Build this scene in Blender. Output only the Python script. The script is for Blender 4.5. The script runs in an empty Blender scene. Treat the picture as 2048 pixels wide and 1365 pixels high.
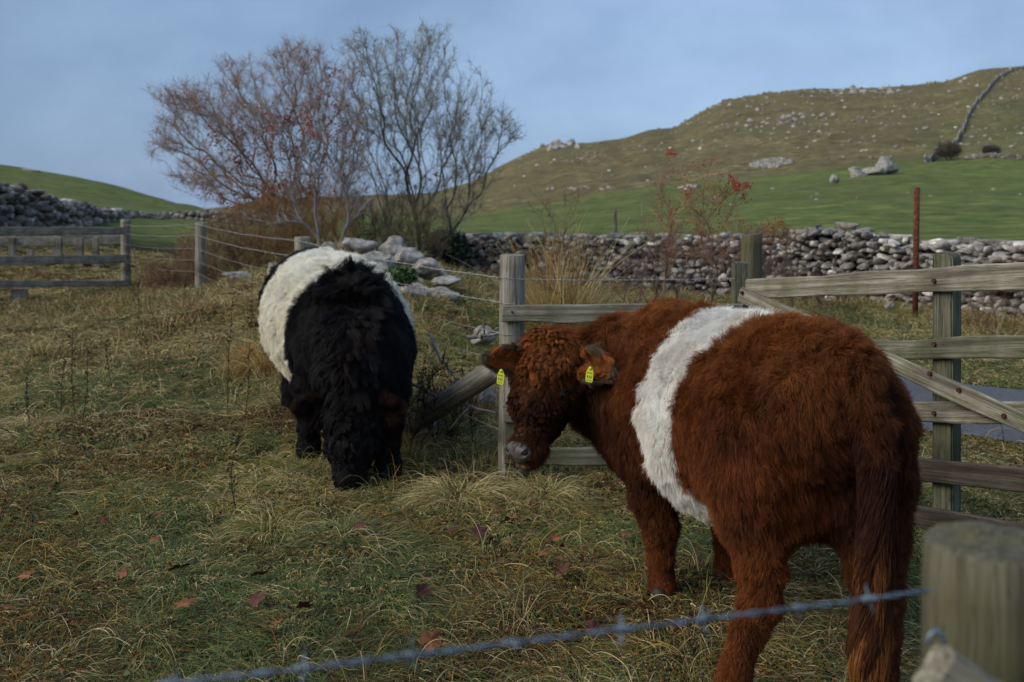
import bpy, bmesh, math, random
import numpy as np
from mathutils import Vector, Matrix, noise as mnoise
from mathutils.kdtree import KDTree

random.seed(7)
RNG = np.random.default_rng(7)
SC = bpy.context.scene
COL = SC.collection

# ------------------------------------------------------------------ camera
F = 1991.0            # focal length in photograph pixels (35 mm lens)
CX, HY, EYE = 1024.0, 405.0, 1.5
cam_d = bpy.data.cameras.new("camera")
cam = bpy.data.objects.new("camera", cam_d)
COL.objects.link(cam)
cam.location = (0, 0, EYE)
cam.rotation_euler = (math.radians(90), 0, 0)
cam_d.sensor_width = 36.0
cam_d.lens = 35.0
cam_d.shift_y = -(682.5 - HY) / 2048.0
cam_d.clip_start = 0.05
cam_d.clip_end = 5000
cam_d.dof.use_dof = True
cam_d.dof.focus_distance = 3.75
cam_d.dof.aperture_fstop = 3.8
SC.camera = cam

# ------------------------------------------------------------------ sky, sun, exposure
SUN_EL, SUN_AZ = math.radians(36), math.radians(-114)     # azimuth measured from +y towards +x
world = bpy.data.worlds.new("World")
SC.world = world
world.use_nodes = True
wn, wl = world.node_tree.nodes, world.node_tree.links
wn.clear()
w_out = wn.new("ShaderNodeOutputWorld")
w_bg = wn.new("ShaderNodeBackground")
w_bg.inputs[1].default_value = 0.112
sky = wn.new("ShaderNodeTexSky")
sky.sky_type = 'NISHITA'
sky.sun_disc = False
sky.sun_elevation = SUN_EL
sky.sun_rotation = SUN_AZ
sky.air_density = 1.0
sky.dust_density = 0.6
sky.ozone_density = 1.5
w_tc = wn.new("ShaderNodeTexCoord")
w_map = wn.new("ShaderNodeMapping")
w_map.inputs['Scale'].default_value = (1.0, 1.0, 1.7)
w_map.inputs['Rotation'].default_value = (0.25, 0.12, 0.4)
w_n = wn.new("ShaderNodeTexNoise")
w_n.inputs['Scale'].default_value = 1.9
w_n.inputs['Detail'].default_value = 6
w_n.inputs['Roughness'].default_value = 0.5
w_n.inputs['Distortion'].default_value = 0.4
w_r = wn.new("ShaderNodeValToRGB")
w_r.color_ramp.elements[0].position = 0.36
w_r.color_ramp.elements[0].color = (0.72, 1.14, 1.86, 1)
w_r.color_ramp.elements[1].position = 0.62
w_r.color_ramp.elements[1].color = (1.12, 1.70, 2.66, 1)
w_mix = wn.new("ShaderNodeMix")
w_mix.data_type = 'RGBA'
w_mix.inputs[0].default_value = 0.95
wl.new(w_tc.outputs['Generated'], w_map.inputs[0])
wl.new(w_map.outputs[0], w_n.inputs['Vector'])
wl.new(w_n.outputs['Fac'], w_r.inputs[0])
wl.new(sky.outputs[0], w_mix.inputs[6])
wl.new(w_r.outputs[0], w_mix.inputs[7])
# the cloud sheet is heavier towards one side of the sky and thins out in streaks
w_sep = wn.new("ShaderNodeSeparateXYZ")
wl.new(w_tc.outputs['Generated'], w_sep.inputs[0])
w_r2 = wn.new("ShaderNodeValToRGB")
w_mr = wn.new("ShaderNodeMapRange")
w_mr.inputs[1].default_value = -0.6; w_mr.inputs[2].default_value = 0.6
wl.new(w_sep.outputs[0], w_mr.inputs[0]); wl.new(w_mr.outputs[0], w_r2.inputs[0])
w_r2.color_ramp.elements[0].position = 0.05; w_r2.color_ramp.elements[0].color = (0.70, 0.70, 0.70, 1)
w_r2.color_ramp.elements[1].position = 0.62; w_r2.color_ramp.elements[1].color = (1.06, 1.03, 1.0, 1)
w_n2 = wn.new("ShaderNodeTexNoise"); w_n2.inputs['Scale'].default_value = 5.5; w_n2.inputs['Detail'].default_value = 8; w_n2.inputs['Roughness'].default_value = 0.55
wl.new(w_map.outputs[0], w_n2.inputs['Vector'])
w_r3 = wn.new("ShaderNodeValToRGB")
w_r3.color_ramp.elements[0].position = 0.35; w_r3.color_ramp.elements[0].color = (0.88, 0.89, 0.90, 1)
w_r3.color_ramp.elements[1].position = 0.70; w_r3.color_ramp.elements[1].color = (1.13, 1.10, 1.06, 1)
wl.new(w_n2.outputs['Fac'], w_r3.inputs[0])
w_m1 = wn.new("ShaderNodeMix"); w_m1.data_type = 'RGBA'; w_m1.blend_type = 'MULTIPLY'; w_m1.inputs[0].default_value = 1
w_m2 = wn.new("ShaderNodeMix"); w_m2.data_type = 'RGBA'; w_m2.blend_type = 'MULTIPLY'; w_m2.inputs[0].default_value = 1
wl.new(w_mix.outputs[2], w_m1.inputs[6]); wl.new(w_r2.outputs[0], w_m1.inputs[7])
wl.new(w_m1.outputs[2], w_m2.inputs[6]); wl.new(w_r3.outputs[0], w_m2.inputs[7])
wl.new(w_m2.outputs[2], w_bg.inputs[0])
wl.new(w_bg.outputs[0], w_out.inputs[0])

sun_d = bpy.data.lights.new("sun", 'SUN')
sun_d.energy = 1.3
sun_d.angle = math.radians(48)
sun_d.color = (1.0, 0.94, 0.86)
sun = bpy.data.objects.new("sun", sun_d)
COL.objects.link(sun)
sdir = Vector((math.sin(SUN_AZ) * math.cos(SUN_EL), math.cos(SUN_AZ) * math.cos(SUN_EL), math.sin(SUN_EL)))
sun.rotation_euler = sdir.to_track_quat('Z', 'Y').to_euler()

vs = SC.view_settings
vs.view_transform = 'Standard'
try:
    vs.look = 'None'
except Exception:
    pass
vs.exposure = 1.33
vs.gamma = 1.0
try:
    SC.cycles.max_bounces = 6
    SC.cycles.diffuse_bounces = 3
    SC.cycles.transparent_max_bounces = 6
    SC.cycles_curves.shape = 'RIBBONS'
    SC.cycles_curves.subdivisions = 2
except Exception:
    pass

# ------------------------------------------------------------------ maths helpers
def P(px, py, Y):
    """point at depth Y seen at photograph pixel (px, py) - used only to lay out real positions"""
    return np.array([(px - CX) / F * Y, Y, EYE - (py - HY) / F * Y])

def V(*a):
    return np.array(a, dtype=float)

def unit(v):
    v = np.asarray(v, float)
    n = np.linalg.norm(v, axis=-1, keepdims=True)
    return v / np.maximum(n, 1e-9)

def _hash(ix, iy, iz, seed):
    h = (ix * 374761393 + iy * 668265263 + iz * 2147483647 + seed * 144665) & 0xFFFFFFFF
    h = ((h ^ (h >> 13)) * 1274126177) & 0xFFFFFFFF
    h = ((h ^ (h >> 16)) * 2246822519) & 0xFFFFFFFF
    h = h ^ (h >> 15)
    return (h & 0xFFFFFF) / float(0xFFFFFF)

def vnoise(p, seed=0):
    """value noise in [-1,1] for an (n,3) array"""
    p = np.asarray(p, float)
    i = np.floor(p).astype(np.int64)
    f = p - i
    f = f * f * (3 - 2 * f)
    out = 0
    for dx in (0, 1):
        wx = f[:, 0] if dx else 1 - f[:, 0]
        for dy in (0, 1):
            wy = f[:, 1] if dy else 1 - f[:, 1]
            for dz in (0, 1):
                wz = f[:, 2] if dz else 1 - f[:, 2]
                out = out + wx * wy * wz * _hash(i[:, 0] + dx, i[:, 1] + dy, i[:, 2] + dz, seed)
    return out * 2 - 1

def vn3(p, seed=0):
    return np.stack([vnoise(p, seed), vnoise(p, seed + 11), vnoise(p, seed + 23)], axis=1)

def n2(x, y, s, seed=0, oct=1):
    x = np.asarray(x, float); y = np.asarray(y, float)
    o = 0; a = 1; t = 0
    for k in range(oct):
        o = o + a * vnoise(np.stack([x.ravel() / s, y.ravel() / s, np.zeros(x.size)], 1), seed + k).reshape(x.shape)
        t += a; a *= 0.5; s *= 0.5
    return o / t

# ------------------------------------------------------------------ object helpers
def tag(o, label=None, cat=None, group=None, kind=None):
    if label: o['label'] = label
    if cat: o['category'] = cat
    if group: o['group'] = group
    if kind: o['kind'] = kind
    return o

def link(o, parent=None):
    COL.objects.link(o)
    if parent is not None:
        o.parent = parent
    return o

def empty(name, loc, label=None, cat=None, group=None):
    o = bpy.data.objects.new(name, None)
    o.empty_display_size = 0.1
    o.location = tuple(loc)
    COL.objects.link(o)
    return tag(o, label, cat, group)

def world_loc(o):
    w = np.zeros(3)
    while o is not None:
        w = w + np.array(o.location); o = o.parent
    return w

def mesh_obj(name, verts, faces, mat=None, parent=None, smooth=True, loc=None, attrs=None, mats=None, midx=None):
    """verts in world space; if loc / parent given they are stored relative to it"""
    verts = np.asarray(verts, float)
    off = np.zeros(3)
    if parent is not None and loc is None:
        off = world_loc(parent)
    elif loc is not None:
        off = np.asarray(loc, float)
    me = bpy.data.meshes.new(name)
    faces_np = isinstance(faces, np.ndarray)
    if faces_np:
        n, k = faces.shape
        me.vertices.add(len(verts))
        me.vertices.foreach_set('co', (verts - off).astype(np.float32).ravel())
        me.loops.add(n * k)
        me.loops.foreach_set('vertex_index', faces.astype(np.int32).ravel())
        me.polygons.add(n)
        me.polygons.foreach_set('loop_start', np.arange(0, n * k, k, dtype=np.int32))
        me.polygons.foreach_set('loop_total', np.full(n, k, dtype=np.int32))
        me.update(calc_edges=True)
        me.validate()
    else:
        me.from_pydata([tuple(v) for v in (verts - off)], [], faces)
        me.update()
    if smooth:
        me.polygons.foreach_set('use_smooth', np.ones(len(me.polygons), dtype=bool))
    if mats:
        for m in mats: me.materials.append(m)
        if midx is not None:
            me.polygons.foreach_set('material_index', np.asarray(midx, dtype=np.int32))
    elif mat: me.materials.append(mat)
    for k_, arr in (attrs or {}).items():
        a = me.attributes.new(k_, 'FLOAT_COLOR', 'POINT')
        arr = np.asarray(arr, np.float32)
        a.data.foreach_set('color', np.concatenate([arr, np.ones((len(arr), 1), np.float32)], 1).ravel())
    o = bpy.data.objects.new(name, me)
    if parent is None and loc is not None:
        o.location = tuple(loc)
    link(o, parent)
    return o

def curves_obj(name, pts, rad, col, mat, parent=None):
    """pts (n,k,3) world space, rad (n,k), col (n,3)"""
    n, k, _ = pts.shape
    off = world_loc(parent) if parent is not None else np.zeros(3)
    c = bpy.data.hair_curves.new(name)
    c.add_curves([k] * n)
    a = c.attributes['position']
    a.data.foreach_set('vector', (pts - off).astype(np.float32).ravel())
    r = c.attributes.new('radius', 'FLOAT', 'POINT')
    r.data.foreach_set('value', rad.astype(np.float32).ravel())
    ca = c.attributes.new('tint', 'FLOAT_COLOR', 'CURVE')
    ca.data.foreach_set('color', np.concatenate([col, np.ones((n, 1))], 1).astype(np.float32).ravel())
    c.materials.append(mat)
    o = bpy.data.objects.new(name, c)
    link(o, parent)
    return o

def tubes(paths, nside=6, cap=True):
    """paths: list of (pts (k,3), radii (k,)) -> verts, faces (list)"""
    vs_, fs = [], []
    base = 0
    ang = np.linspace(0, 2 * math.pi, nside, endpoint=False)
    ca, sa = np.cos(ang), np.sin(ang)
    for pts, rad in paths:
        pts = np.asarray(pts, float); k = len(pts)
        rad = np.broadcast_to(np.asarray(rad, float), (k,))
        t = np.gradient(pts, axis=0); t = unit(t)
        ref = V(0, 0, 1) if abs(t[0, 2]) < 0.9 else V(1, 0, 0)
        u = unit(np.cross(t, ref)); 
        for i in range(1, k):
            ui = u[i - 1] - np.dot(u[i - 1], t[i]) * t[i]
            u[i] = unit(ui) if np.linalg.norm(ui) > 1e-6 else u[i]
        w = np.cross(t, u)
        ring = pts[:, None, :] + rad[:, None, None] * (ca[None, :, None] * u[:, None, :] + sa[None, :, None] * w[:, None, :])
        vs_.append(ring.reshape(-1, 3))
        for i in range(k - 1):
            a = base + i * nside; b = a + nside
            for j in range(nside):
                j2 = (j + 1) % nside
                fs.append((a + j, a + j2, b + j2, b + j))
        if cap:
            fs.append(tuple(base + j for j in reversed(range(nside))))
            fs.append(tuple(base + (k - 1) * nside + j for j in range(nside)))
        base += k * nside
    return np.concatenate(vs_), fs

def smooth_path(ctrl, n=20):
    ctrl = np.asarray(ctrl, float)
    k = len(ctrl)
    s = np.concatenate([[0], np.cumsum(np.linalg.norm(np.diff(ctrl[:, :3], axis=0), axis=1))])
    m = np.gradient(ctrl, s, axis=0) if k > 2 else np.tile((ctrl[1] - ctrl[0]) / s[1], (2, 1))
    q = np.linspace(0, s[-1], n)
    i = np.clip(np.searchsorted(s, q, side='right') - 1, 0, k - 2)
    h = (s[i + 1] - s[i])[:, None]; t = ((q - s[i])[:, None]) / h
    return ((2*t**3 - 3*t**2 + 1) * ctrl[i] + (t**3 - 2*t**2 + t) * h * m[i] + (-2*t**3 + 3*t**2) * ctrl[i + 1] + (t**3 - t**2) * h * m[i + 1])

def copy_tree(o, parent=None):
    c = o.copy(); COL.objects.link(c); c.parent = parent
    for ch in list(o.children):
        copy_tree(ch, c)
    return c

# ------------------------------------------------------------------ materials
def new_mat(name):
    m = bpy.data.materials.new(name); m.use_nodes = True
    nt = m.node_tree; nt.nodes.clear()
    out = nt.nodes.new("ShaderNodeOutputMaterial")
    b = nt.nodes.new("ShaderNodeBsdfPrincipled")
    nt.links.new(b.outputs[0], out.inputs[0])
    return m, nt, b, out

def ramp(nt, src, stops):
    r = nt.nodes.new("ShaderNodeValToRGB")
    els = r.color_ramp.elements
    while len(els) < len(stops): els.new(0.5)
    for e, (p, c) in zip(els, stops):
        e.position = p; e.color = (*c, 1)
    nt.links.new(src, r.inputs[0])
    return r.outputs[0]

def noise_n(nt, scale, detail=5, rough=0.6, vec=None, dist=0.0):
    n = nt.nodes.new("ShaderNodeTexNoise")
    n.inputs['Scale'].default_value = scale
    n.inputs['Detail'].default_value = detail
    n.inputs['Roughness'].default_value = rough
    n.inputs['Distortion'].default_value = dist
    if vec is not None: nt.links.new(vec, n.inputs['Vector'])
    return n.outputs['Fac']

def coords(nt, kind='Object', scale=(1, 1, 1)):
    tc = nt.nodes.new("ShaderNodeTexCoord")
    mp = nt.nodes.new("ShaderNodeMapping")
    mp.inputs['Scale'].default_value = scale
    nt.links.new(tc.outputs[kind], mp.inputs[0])
    return mp.outputs[0]

def mixc(nt, fac, a, b, mode='MIX'):
    m = nt.nodes.new("ShaderNodeMix"); m.data_type = 'RGBA'; m.blend_type = mode
    for s, v in ((0, fac), (6, a), (7, b)):
        if hasattr(v, 'links') or hasattr(v, 'is_linked'):
            nt.links.new(v, m.inputs[s])
        elif s == 0: m.inputs[0].default_value = v
        else: m.inputs[s].default_value = (*v, 1)
    return m.outputs[2]

def attr(nt, name):
    a = nt.nodes.new("ShaderNodeAttribute"); a.attribute_name = name
    return a.outputs['Color']

def bump(nt, b, h, strength=0.5, dist=0.01):
    n = nt.nodes.new("ShaderNodeBump")
    n.inputs['Strength'].default_value = strength
    n.inputs['Distance'].default_value = dist
    nt.links.new(h, n.inputs['Height'])
    nt.links.new(n.outputs[0], b.inputs['Normal'])

def noise_mat(name, stops, scale=5, detail=6, rough=0.85, vscale=(1, 1, 1), kind='Object', bstr=0.0, bdist=0.01, spec=0.3, dist=0.0, metallic=0.0, second=None):
    m, nt, b, out = new_mat(name)
    v = coords(nt, kind, vscale)
    n = noise_n(nt, scale, detail, 0.62, v, dist)
    c = ramp(nt, n, stops)
    if second:
        sc2, st2, mode = second
        n2_ = noise_n(nt, sc2, 4, 0.6, coords(nt, kind))
        c = mixc(nt, 1.0, c, ramp(nt, n2_, st2), mode)
    nt.links.new(c, b.inputs['Base Color'])
    b.inputs['Roughness'].default_value = rough
    b.inputs['Specular IOR Level'].default_value = spec
    b.inputs['Metallic'].default_value = metallic
    if bstr: bump(nt, b, n, bstr, bdist)
    return m

def strand_mat(name, rough=0.6, spec=0.25, trans=0.25, gain=None):
    """blades and hair: the colour is stored per strand"""
    m, nt, b, out = new_mat(name)
    c = attr(nt, 'tint')
    nt.links.new(c, b.inputs['Base Color'])
    b.inputs['Roughness'].default_value = rough
    b.inputs['Specular IOR Level'].default_value = spec
    if trans > 0:
        t = nt.nodes.new("ShaderNodeBsdfTranslucent")
        nt.links.new(c, t.inputs[0])
        mx = nt.nodes.new("ShaderNodeMixShader"); mx.inputs[0].default_value = trans
        nt.links.new(b.outputs[0], mx.inputs[1]); nt.links.new(t.outputs[0], mx.inputs[2])
        nt.links.new(mx.outputs[0], out.inputs[0])
    return m

M = {}
M['stone'] = None
def stone_mat(name, dark, mid, pale, lichen=0.5, kind='Object'):
    m, nt, b, out = new_mat(name)
    v = coords(nt, kind)
    geo = nt.nodes.new("ShaderNodeNewGeometry")
    n1 = noise_n(nt, 9, 8, 0.65, v)
    n2_ = noise_n(nt, 45, 6, 0.7, v)
    c = ramp(nt, n1, [(0.30, dark), (0.48, mid), (0.70, pale)])
    # each stone of a wall its own tone
    c = mixc(nt, 1.0, c, ramp(nt, geo.outputs['Random Per Island'], [(0.0, (0.55, 0.53, 0.52)), (0.55, (0.95, 0.93, 0.90)), (0.86, (1.25, 1.22, 1.18)), (1.0, (2.4, 2.4, 2.35))]), 'MULTIPLY')
    n3 = noise_n(nt, 22, 3, 0.5, v)
    c = mixc(nt, ramp(nt, n3, [(0.60, (0, 0, 0)), (0.68, (lichen,) * 3)]), c, (0.42, 0.42, 0.39))
    c = mixc(nt, ramp(nt, n2_, [(0.30, (0.55,) * 3), (0.46, (0, 0, 0))]), c, dark)
    nt.links.new(c, b.inputs['Base Color'])
    b.inputs['Roughness'].default_value = 0.92
    b.inputs['Specular IOR Level'].default_value = 0.2
    bump(nt, b, n2_, 0.7, 0.012)
    return m
M['stone'] = stone_mat('limestone wall', (0.060, 0.052, 0.045), (0.27, 0.25, 0.225), (0.50, 0.48, 0.44))
M['stone_dark'] = stone_mat('dark wall stone', (0.025, 0.022, 0.022), (0.07, 0.062, 0.062), (0.15, 0.14, 0.14), 0.35)
M['stone_mid'] = stone_mat('grey wall stone', (0.045, 0.038, 0.033), (0.18, 0.16, 0.145), (0.36, 0.34, 0.31), 0.5)
M['rock'] = stone_mat('pale limestone', (0.042, 0.036, 0.030), (0.145, 0.135, 0.12), (0.30, 0.285, 0.26), 0.45)
M['mud'] = noise_mat('wall core', [(0.3, (0.01, 0.009, 0.008)), (0.7, (0.03, 0.026, 0.022))], 8)

def wood_mat(name, dark, mid, pale, green, axis='X', moss=0.5):
    """weathered wood: fine grain along the local axis, algae and stains in patches"""
    m, nt, b, out = new_mat(name)
    sc = (1.2, 42, 42) if axis == 'X' else (42, 42, 1.2)
    g = noise_n(nt, 1.6, 6, 0.7, coords(nt, 'Object', sc), 0.6)
    p = noise_n(nt, 5.5, 5, 0.6, coords(nt, 'Object'))
    p2 = noise_n(nt, 2.1, 3, 0.5, coords(nt, 'Object', (1, 1, 1.3)))
    c = ramp(nt, g, [(0.30, dark), (0.46, mid), (0.66, pale)])
    gg = ramp(nt, p, [(0.42, (0, 0, 0)), (0.62, (moss,) * 3)])
    c = mixc(nt, gg, c, mixc(nt, g, (green[0] * 0.6, green[1] * 0.6, green[2] * 0.6), (green[0] * 1.5, green[1] * 1.5, green[2] * 1.5)))
    c = mixc(nt, ramp(nt, p2, [(0.34, (0.80,) * 3), (0.47, (0, 0, 0))]), c, dark)
    kn = nt.nodes.new('ShaderNodeTexVoronoi'); kn.inputs['Scale'].default_value = 3.1; nt.links.new(coords(nt, 'Object', (1, 2.2, 2.2) if axis == 'X' else (2.2, 2.2, 1)), kn.inputs['Vector'])
    c = mixc(nt, ramp(nt, kn.outputs['Distance'], [(0.055, (0.85,) * 3), (0.11, (0, 0, 0))]), c, (dark[0] * .7, dark[1] * .6, dark[2] * .5))   # knots
    # fine drying cracks
    w = noise_n(nt, 3.0, 3, 0.55, coords(nt, 'Object', (0.8, 30, 30) if axis == 'X' else (30, 30, 0.8)), 0.2)
    crack = ramp(nt, w, [(0.475, (0, 0, 0)), (0.495, (0.8,) * 3), (0.515, (0, 0, 0))])
    c = mixc(nt, crack, c, (dark[0] * 0.4, dark[1] * 0.4, dark[2] * 0.4))
    nt.links.new(c, b.inputs['Base Color'])
    b.inputs['Roughness'].default_value = 0.85
    b.inputs['Specular IOR Level'].default_value = 0.25
    bump(nt, b, g, 0.6, 0.004)
    return m
M['rail'] = wood_mat('weathered rail', (0.045, 0.038, 0.026), (0.190, 0.170, 0.125), (0.42, 0.385, 0.30), (0.090, 0.090, 0.040), 'X')
M['rail_dark'] = wood_mat('dark rail', (0.022, 0.016, 0.011), (0.065, 0.050, 0.036), (0.15, 0.125, 0.095), (0.05, 0.046, 0.026), 'X')
M['rail_old'] = wood_mat('old grey rail', (0.090, 0.078, 0.058), (0.29, 0.26, 0.20), (0.48, 0.44, 0.36), (0.07, 0.075, 0.045), 'X', 0.5)
M['rail_mossy'] = wood_mat('mossy rail', (0.035, 0.032, 0.020), (0.120, 0.115, 0.075), (0.25, 0.235, 0.17), (0.065, 0.072, 0.028), 'X', 0.65)
M['post'] = wood_mat('weathered post', (0.060, 0.050, 0.036), (0.21, 0.185, 0.145), (0.40, 0.365, 0.30), (0.09, 0.09, 0.05), 'Z', 0.35)
M['post_green'] = wood_mat('algae covered post', (0.038, 0.033, 0.021), (0.085, 0.076, 0.048), (0.15, 0.135, 0.088), (0.085, 0.080, 0.022), 'Z', 0.6)
M['post_mossy'] = wood_mat('mossy square post', (0.030, 0.028, 0.017), (0.105, 0.100, 0.065), (0.20, 0.19, 0.135), (0.060, 0.068, 0.025), 'Z', 0.7)
M['wire'] = noise_mat('galvanised wire', [(0.35, (0.09, 0.11, 0.13)), (0.65, (0.24, 0.285, 0.33))], 60, rough=0.45, metallic=0.6)
M['wire_old'] = noise_mat('dull old wire', [(0.35, (0.20, 0.17, 0.15)), (0.65, (0.42, 0.40, 0.38))], 60, rough=0.6, metallic=0.3)
M['rust'] = noise_mat('rusty iron', [(0.35, (0.045, 0.012, 0.006)), (0.55, (0.11, 0.032, 0.014)), (0.7, (0.20, 0.085, 0.04))], 30, rough=0.9, bstr=0.5, bdist=0.003)
M['bolt'] = noise_mat('rusty bolt', [(0.35, (0.035, 0.012, 0.008)), (0.7, (0.10, 0.035, 0.018))], 60, rough=0.9)
M['strand'] = strand_mat('grass blades', 0.6, 0.2, 0.38)
M['twig'] = strand_mat('twigs', 0.85, 0.1, 0.0)
M['fur'] = strand_mat('wool', 0.6, 0.12, 0.30)
M['fur_dark'] = strand_mat('dark hair', 0.5, 0.16, 0.0)
M['bark'] = noise_mat('bark', [(0.3, (0.030, 0.026, 0.018)), (0.5, (0.075, 0.068, 0.045)), (0.72, (0.14, 0.135, 0.10))], 14, vscale=(1, 1, 0.4), bstr=0.5, bdist=0.01)
M['bark_grey'] = noise_mat('pale bark', [(0.3, (0.085, 0.075, 0.07)), (0.5, (0.17, 0.155, 0.15)), (0.72, (0.28, 0.265, 0.25))], 14, vscale=(1, 1, 0.4), bstr=0.4, bdist=0.008)
M['berry'] = noise_mat('berries', [(0.3, (0.22, 0.022, 0.010)), (0.7, (0.42, 0.06, 0.02))], 3, rough=0.35, spec=0.5)
M['berry_orange'] = noise_mat('orange berries and last leaves', [(0.3, (0.20, 0.06, 0.012)), (0.7, (0.34, 0.12, 0.02))], 3, rough=0.5)
M['moss'] = noise_mat('moss', [(0.3, (0.02, 0.035, 0.008)), (0.7, (0.06, 0.10, 0.02))], 20, bstr=0.6, bdist=0.02)

QUALITY = 1.0
def QF(n): return max(1, int(n * QUALITY))
# ------------------------------------------------------------------ terrain
_px = np.array([-500, 0, 200, 410, 520, 640, 870, 950, 1000, 1060, 1100, 1180, 1240, 1300, 1350, 1400, 1450, 1530, 1600, 1760, 1850, 1890, 1960, 2048, 2500.])
_th = np.arctan((_px - CX) / F)
_yr = np.array([270, 330, 364, 420, 405, 398, 388, 362, 335, 306, 290, 286, 280, 260, 256, 226, 201, 190, 180, 175, 167, 163, 140, 133, 100.])
_dr = np.array([100, 100, 105, 120, 250, 330, 350, 340, 330, 330, 335, 340, 345, 345, 350, 350, 350, 360, 365, 370, 370, 370, 375, 380, 380.])
_yg = np.array([380, 400, 412, 428, 440, 440, 438, 430, 424, 415, 408, 395, 386, 376, 370, 365, 361, 356, 350, 341, 337, 334, 331, 330, 326.])
_dg = np.array([60, 60, 65, 80, 110, 120, 120, 120, 120, 120, 120, 120, 120, 120, 120, 120, 120, 120, 120, 120, 120, 120, 120, 120, 120.])
_y1 = np.array([425, 438, 446, 452, 458, 460, 460, 460, 460, 460, 460, 460, 460, 458, 457, 456, 455, 452, 450, 448, 447, 446, 445, 442, 438.])
_d1 = np.array([24, 24, 30, 40, 45, 45, 45, 45, 45, 45, 45, 45, 45, 45, 45, 45, 45, 45, 45, 45, 45, 45, 45, 45, 45.])

_tf = np.linspace(_th[0], _th[-1], 900)
def _smooth(t, w):
    f = np.interp(_tf, _th, t); k = np.exp(-np.linspace(-2.2, 2.2, 2 * w + 1) ** 2); k /= k.sum()
    return np.convolve(np.pad(f, w, mode='edge'), k, 'valid')
_yr, _dr, _yg, _dg, _y1, _d1 = _smooth(_yr, 4), _smooth(_dr, 45), _smooth(_yg, 30), _smooth(_dg, 45), _smooth(_y1, 45), _smooth(_d1, 45)
_th = _tf

def sstep(x, a, b):
    t = np.clip((x - a) / (b - a), 0, 1)
    return t * t * (3 - 2 * t)

def terrain(x, y, detail=True):
    x = np.asarray(x, float); y = np.asarray(y, float)
    shp = x.shape; x = x.ravel(); y = y.ravel()
    th = np.arctan2(x, np.where(np.abs(y) < 1e-6, 1e-6, y))
    thc = np.clip(th, _th[0], _th[-1])
    Y = np.hypot(x, y) * np.cos(thc)
    back = sstep(np.abs(th), 0.9, 1.6)
    T = lambda a: np.interp(thc, _th, a)
    d1, dg, dr = T(_d1), T(_dg), T(_dr)
    z1 = EYE - (T(_y1) - HY) / F * d1
    zg = EYE - (T(_yg) - HY) / F * dg
    zr = EYE - (T(_yr) - HY) / F * dr
    d0 = np.full_like(d1, 13.0)
    z = np.zeros_like(Y)
    def seg(z, a, b, za, zb, p=1.0):
        t = np.clip((Y - a) / (b - a), 0, 1)
        return np.where(Y > a, za + (zb - za) * t ** p, z)
    z = seg(z, d0, d1, 0, z1, 1.0)
    z = seg(z, d1, dg, z1, zg, 1.0)
    # round crest: rises, flattens at the ridge then falls away
    t = np.clip((Y - dg) / (dr - dg), 0, 1)
    eg, er_ = (zg - EYE) / dg, (zr - EYE) / dr
    z = np.where(Y > dg, EYE + Y * (eg + (er_ - eg) * np.sin(t * math.pi / 2) ** 1.1), z)
    z = np.where(Y > dr, zr - (Y - dr) ** 1.5 * 0.006 * np.clip(1, 0, 1) - 0.02 * (Y - dr), z)
    z = np.maximum(z, -30)
    z = z * (1 - back)
    if detail:
        amp = sstep(Y, 60, 150) * (1 - back)
        ridge_w = np.exp(-((Y - dr) / 60) ** 2)
        z = z + amp * (1.3 * n2(x, y, 45, 3, 3) + 0.9 * np.abs(n2(x, y, 12, 4, 2)) + 0.45 * np.abs(n2(x, y, 4.5, 24, 1)) + 0.5 * n2(x * .3, y, 6, 14, 2)) * (1 - 0.6 * ridge_w)
        # terracettes and old field humps on the green slopes
        f = sstep(Y, 24, 45) * (1 - sstep(Y, 110, 160)) * (1 - back)
        z = z + f * (0.16 * n2(x * 0.45, y, 7, 9, 2) + 0.35 * n2(x, y, 26, 12, 1))
        # near field lumps
        nn = 1 - sstep(Y, 22, 40)
        z = z + nn * (0.072 * n2(x, y, 0.70, 5, 2) + 0.036 * n2(x, y, 0.24, 6, 1)) * (1 - road_mask(x, y, 0.5))
    # ground worn down along the board fence
    fd = (x - 1.27) * .794 + (y - 5.42) * .608; fa = (x - 1.27) * .608 - (y - 5.42) * .794
    z = z - .06 * np.exp(-(fd / .55) ** 2) * sstep(fa, -.2, .3) * (1 - sstep(fa, 3, 4))
    # bank behind the wire fence
    z = z + 0.80 * np.exp(-((x + 1.95) / 1.5) ** 2 * 0.5 - ((y - 12.2) / 2.2) ** 2 * 0.5)
    return z.reshape(shp)

ROAD = smooth_path([(9.5, -1.8, 0), (6.2, 4.0, 0), (3.58, 6.85, 0), (2.35, 8.1, 0), (1.95, 9.6, 0), (2.35, 11.2, 0)], 80)
def road_dist(x, y):
    x = np.asarray(x, float).ravel(); y = np.asarray(y, float).ravel()
    d = np.full(x.shape, 1e9)
    for i in range(len(ROAD)):
        d = np.minimum(d, (x - ROAD[i, 0]) ** 2 + (y - ROAD[i, 1]) ** 2)
    return np.sqrt(d)
def road_mask(x, y, soft):
    return 1 - sstep(road_dist(x, y), 0.92, 0.92 + soft)

def gz(x, y):
    return float(terrain(np.array([x]), np.array([y]))[0])

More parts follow.
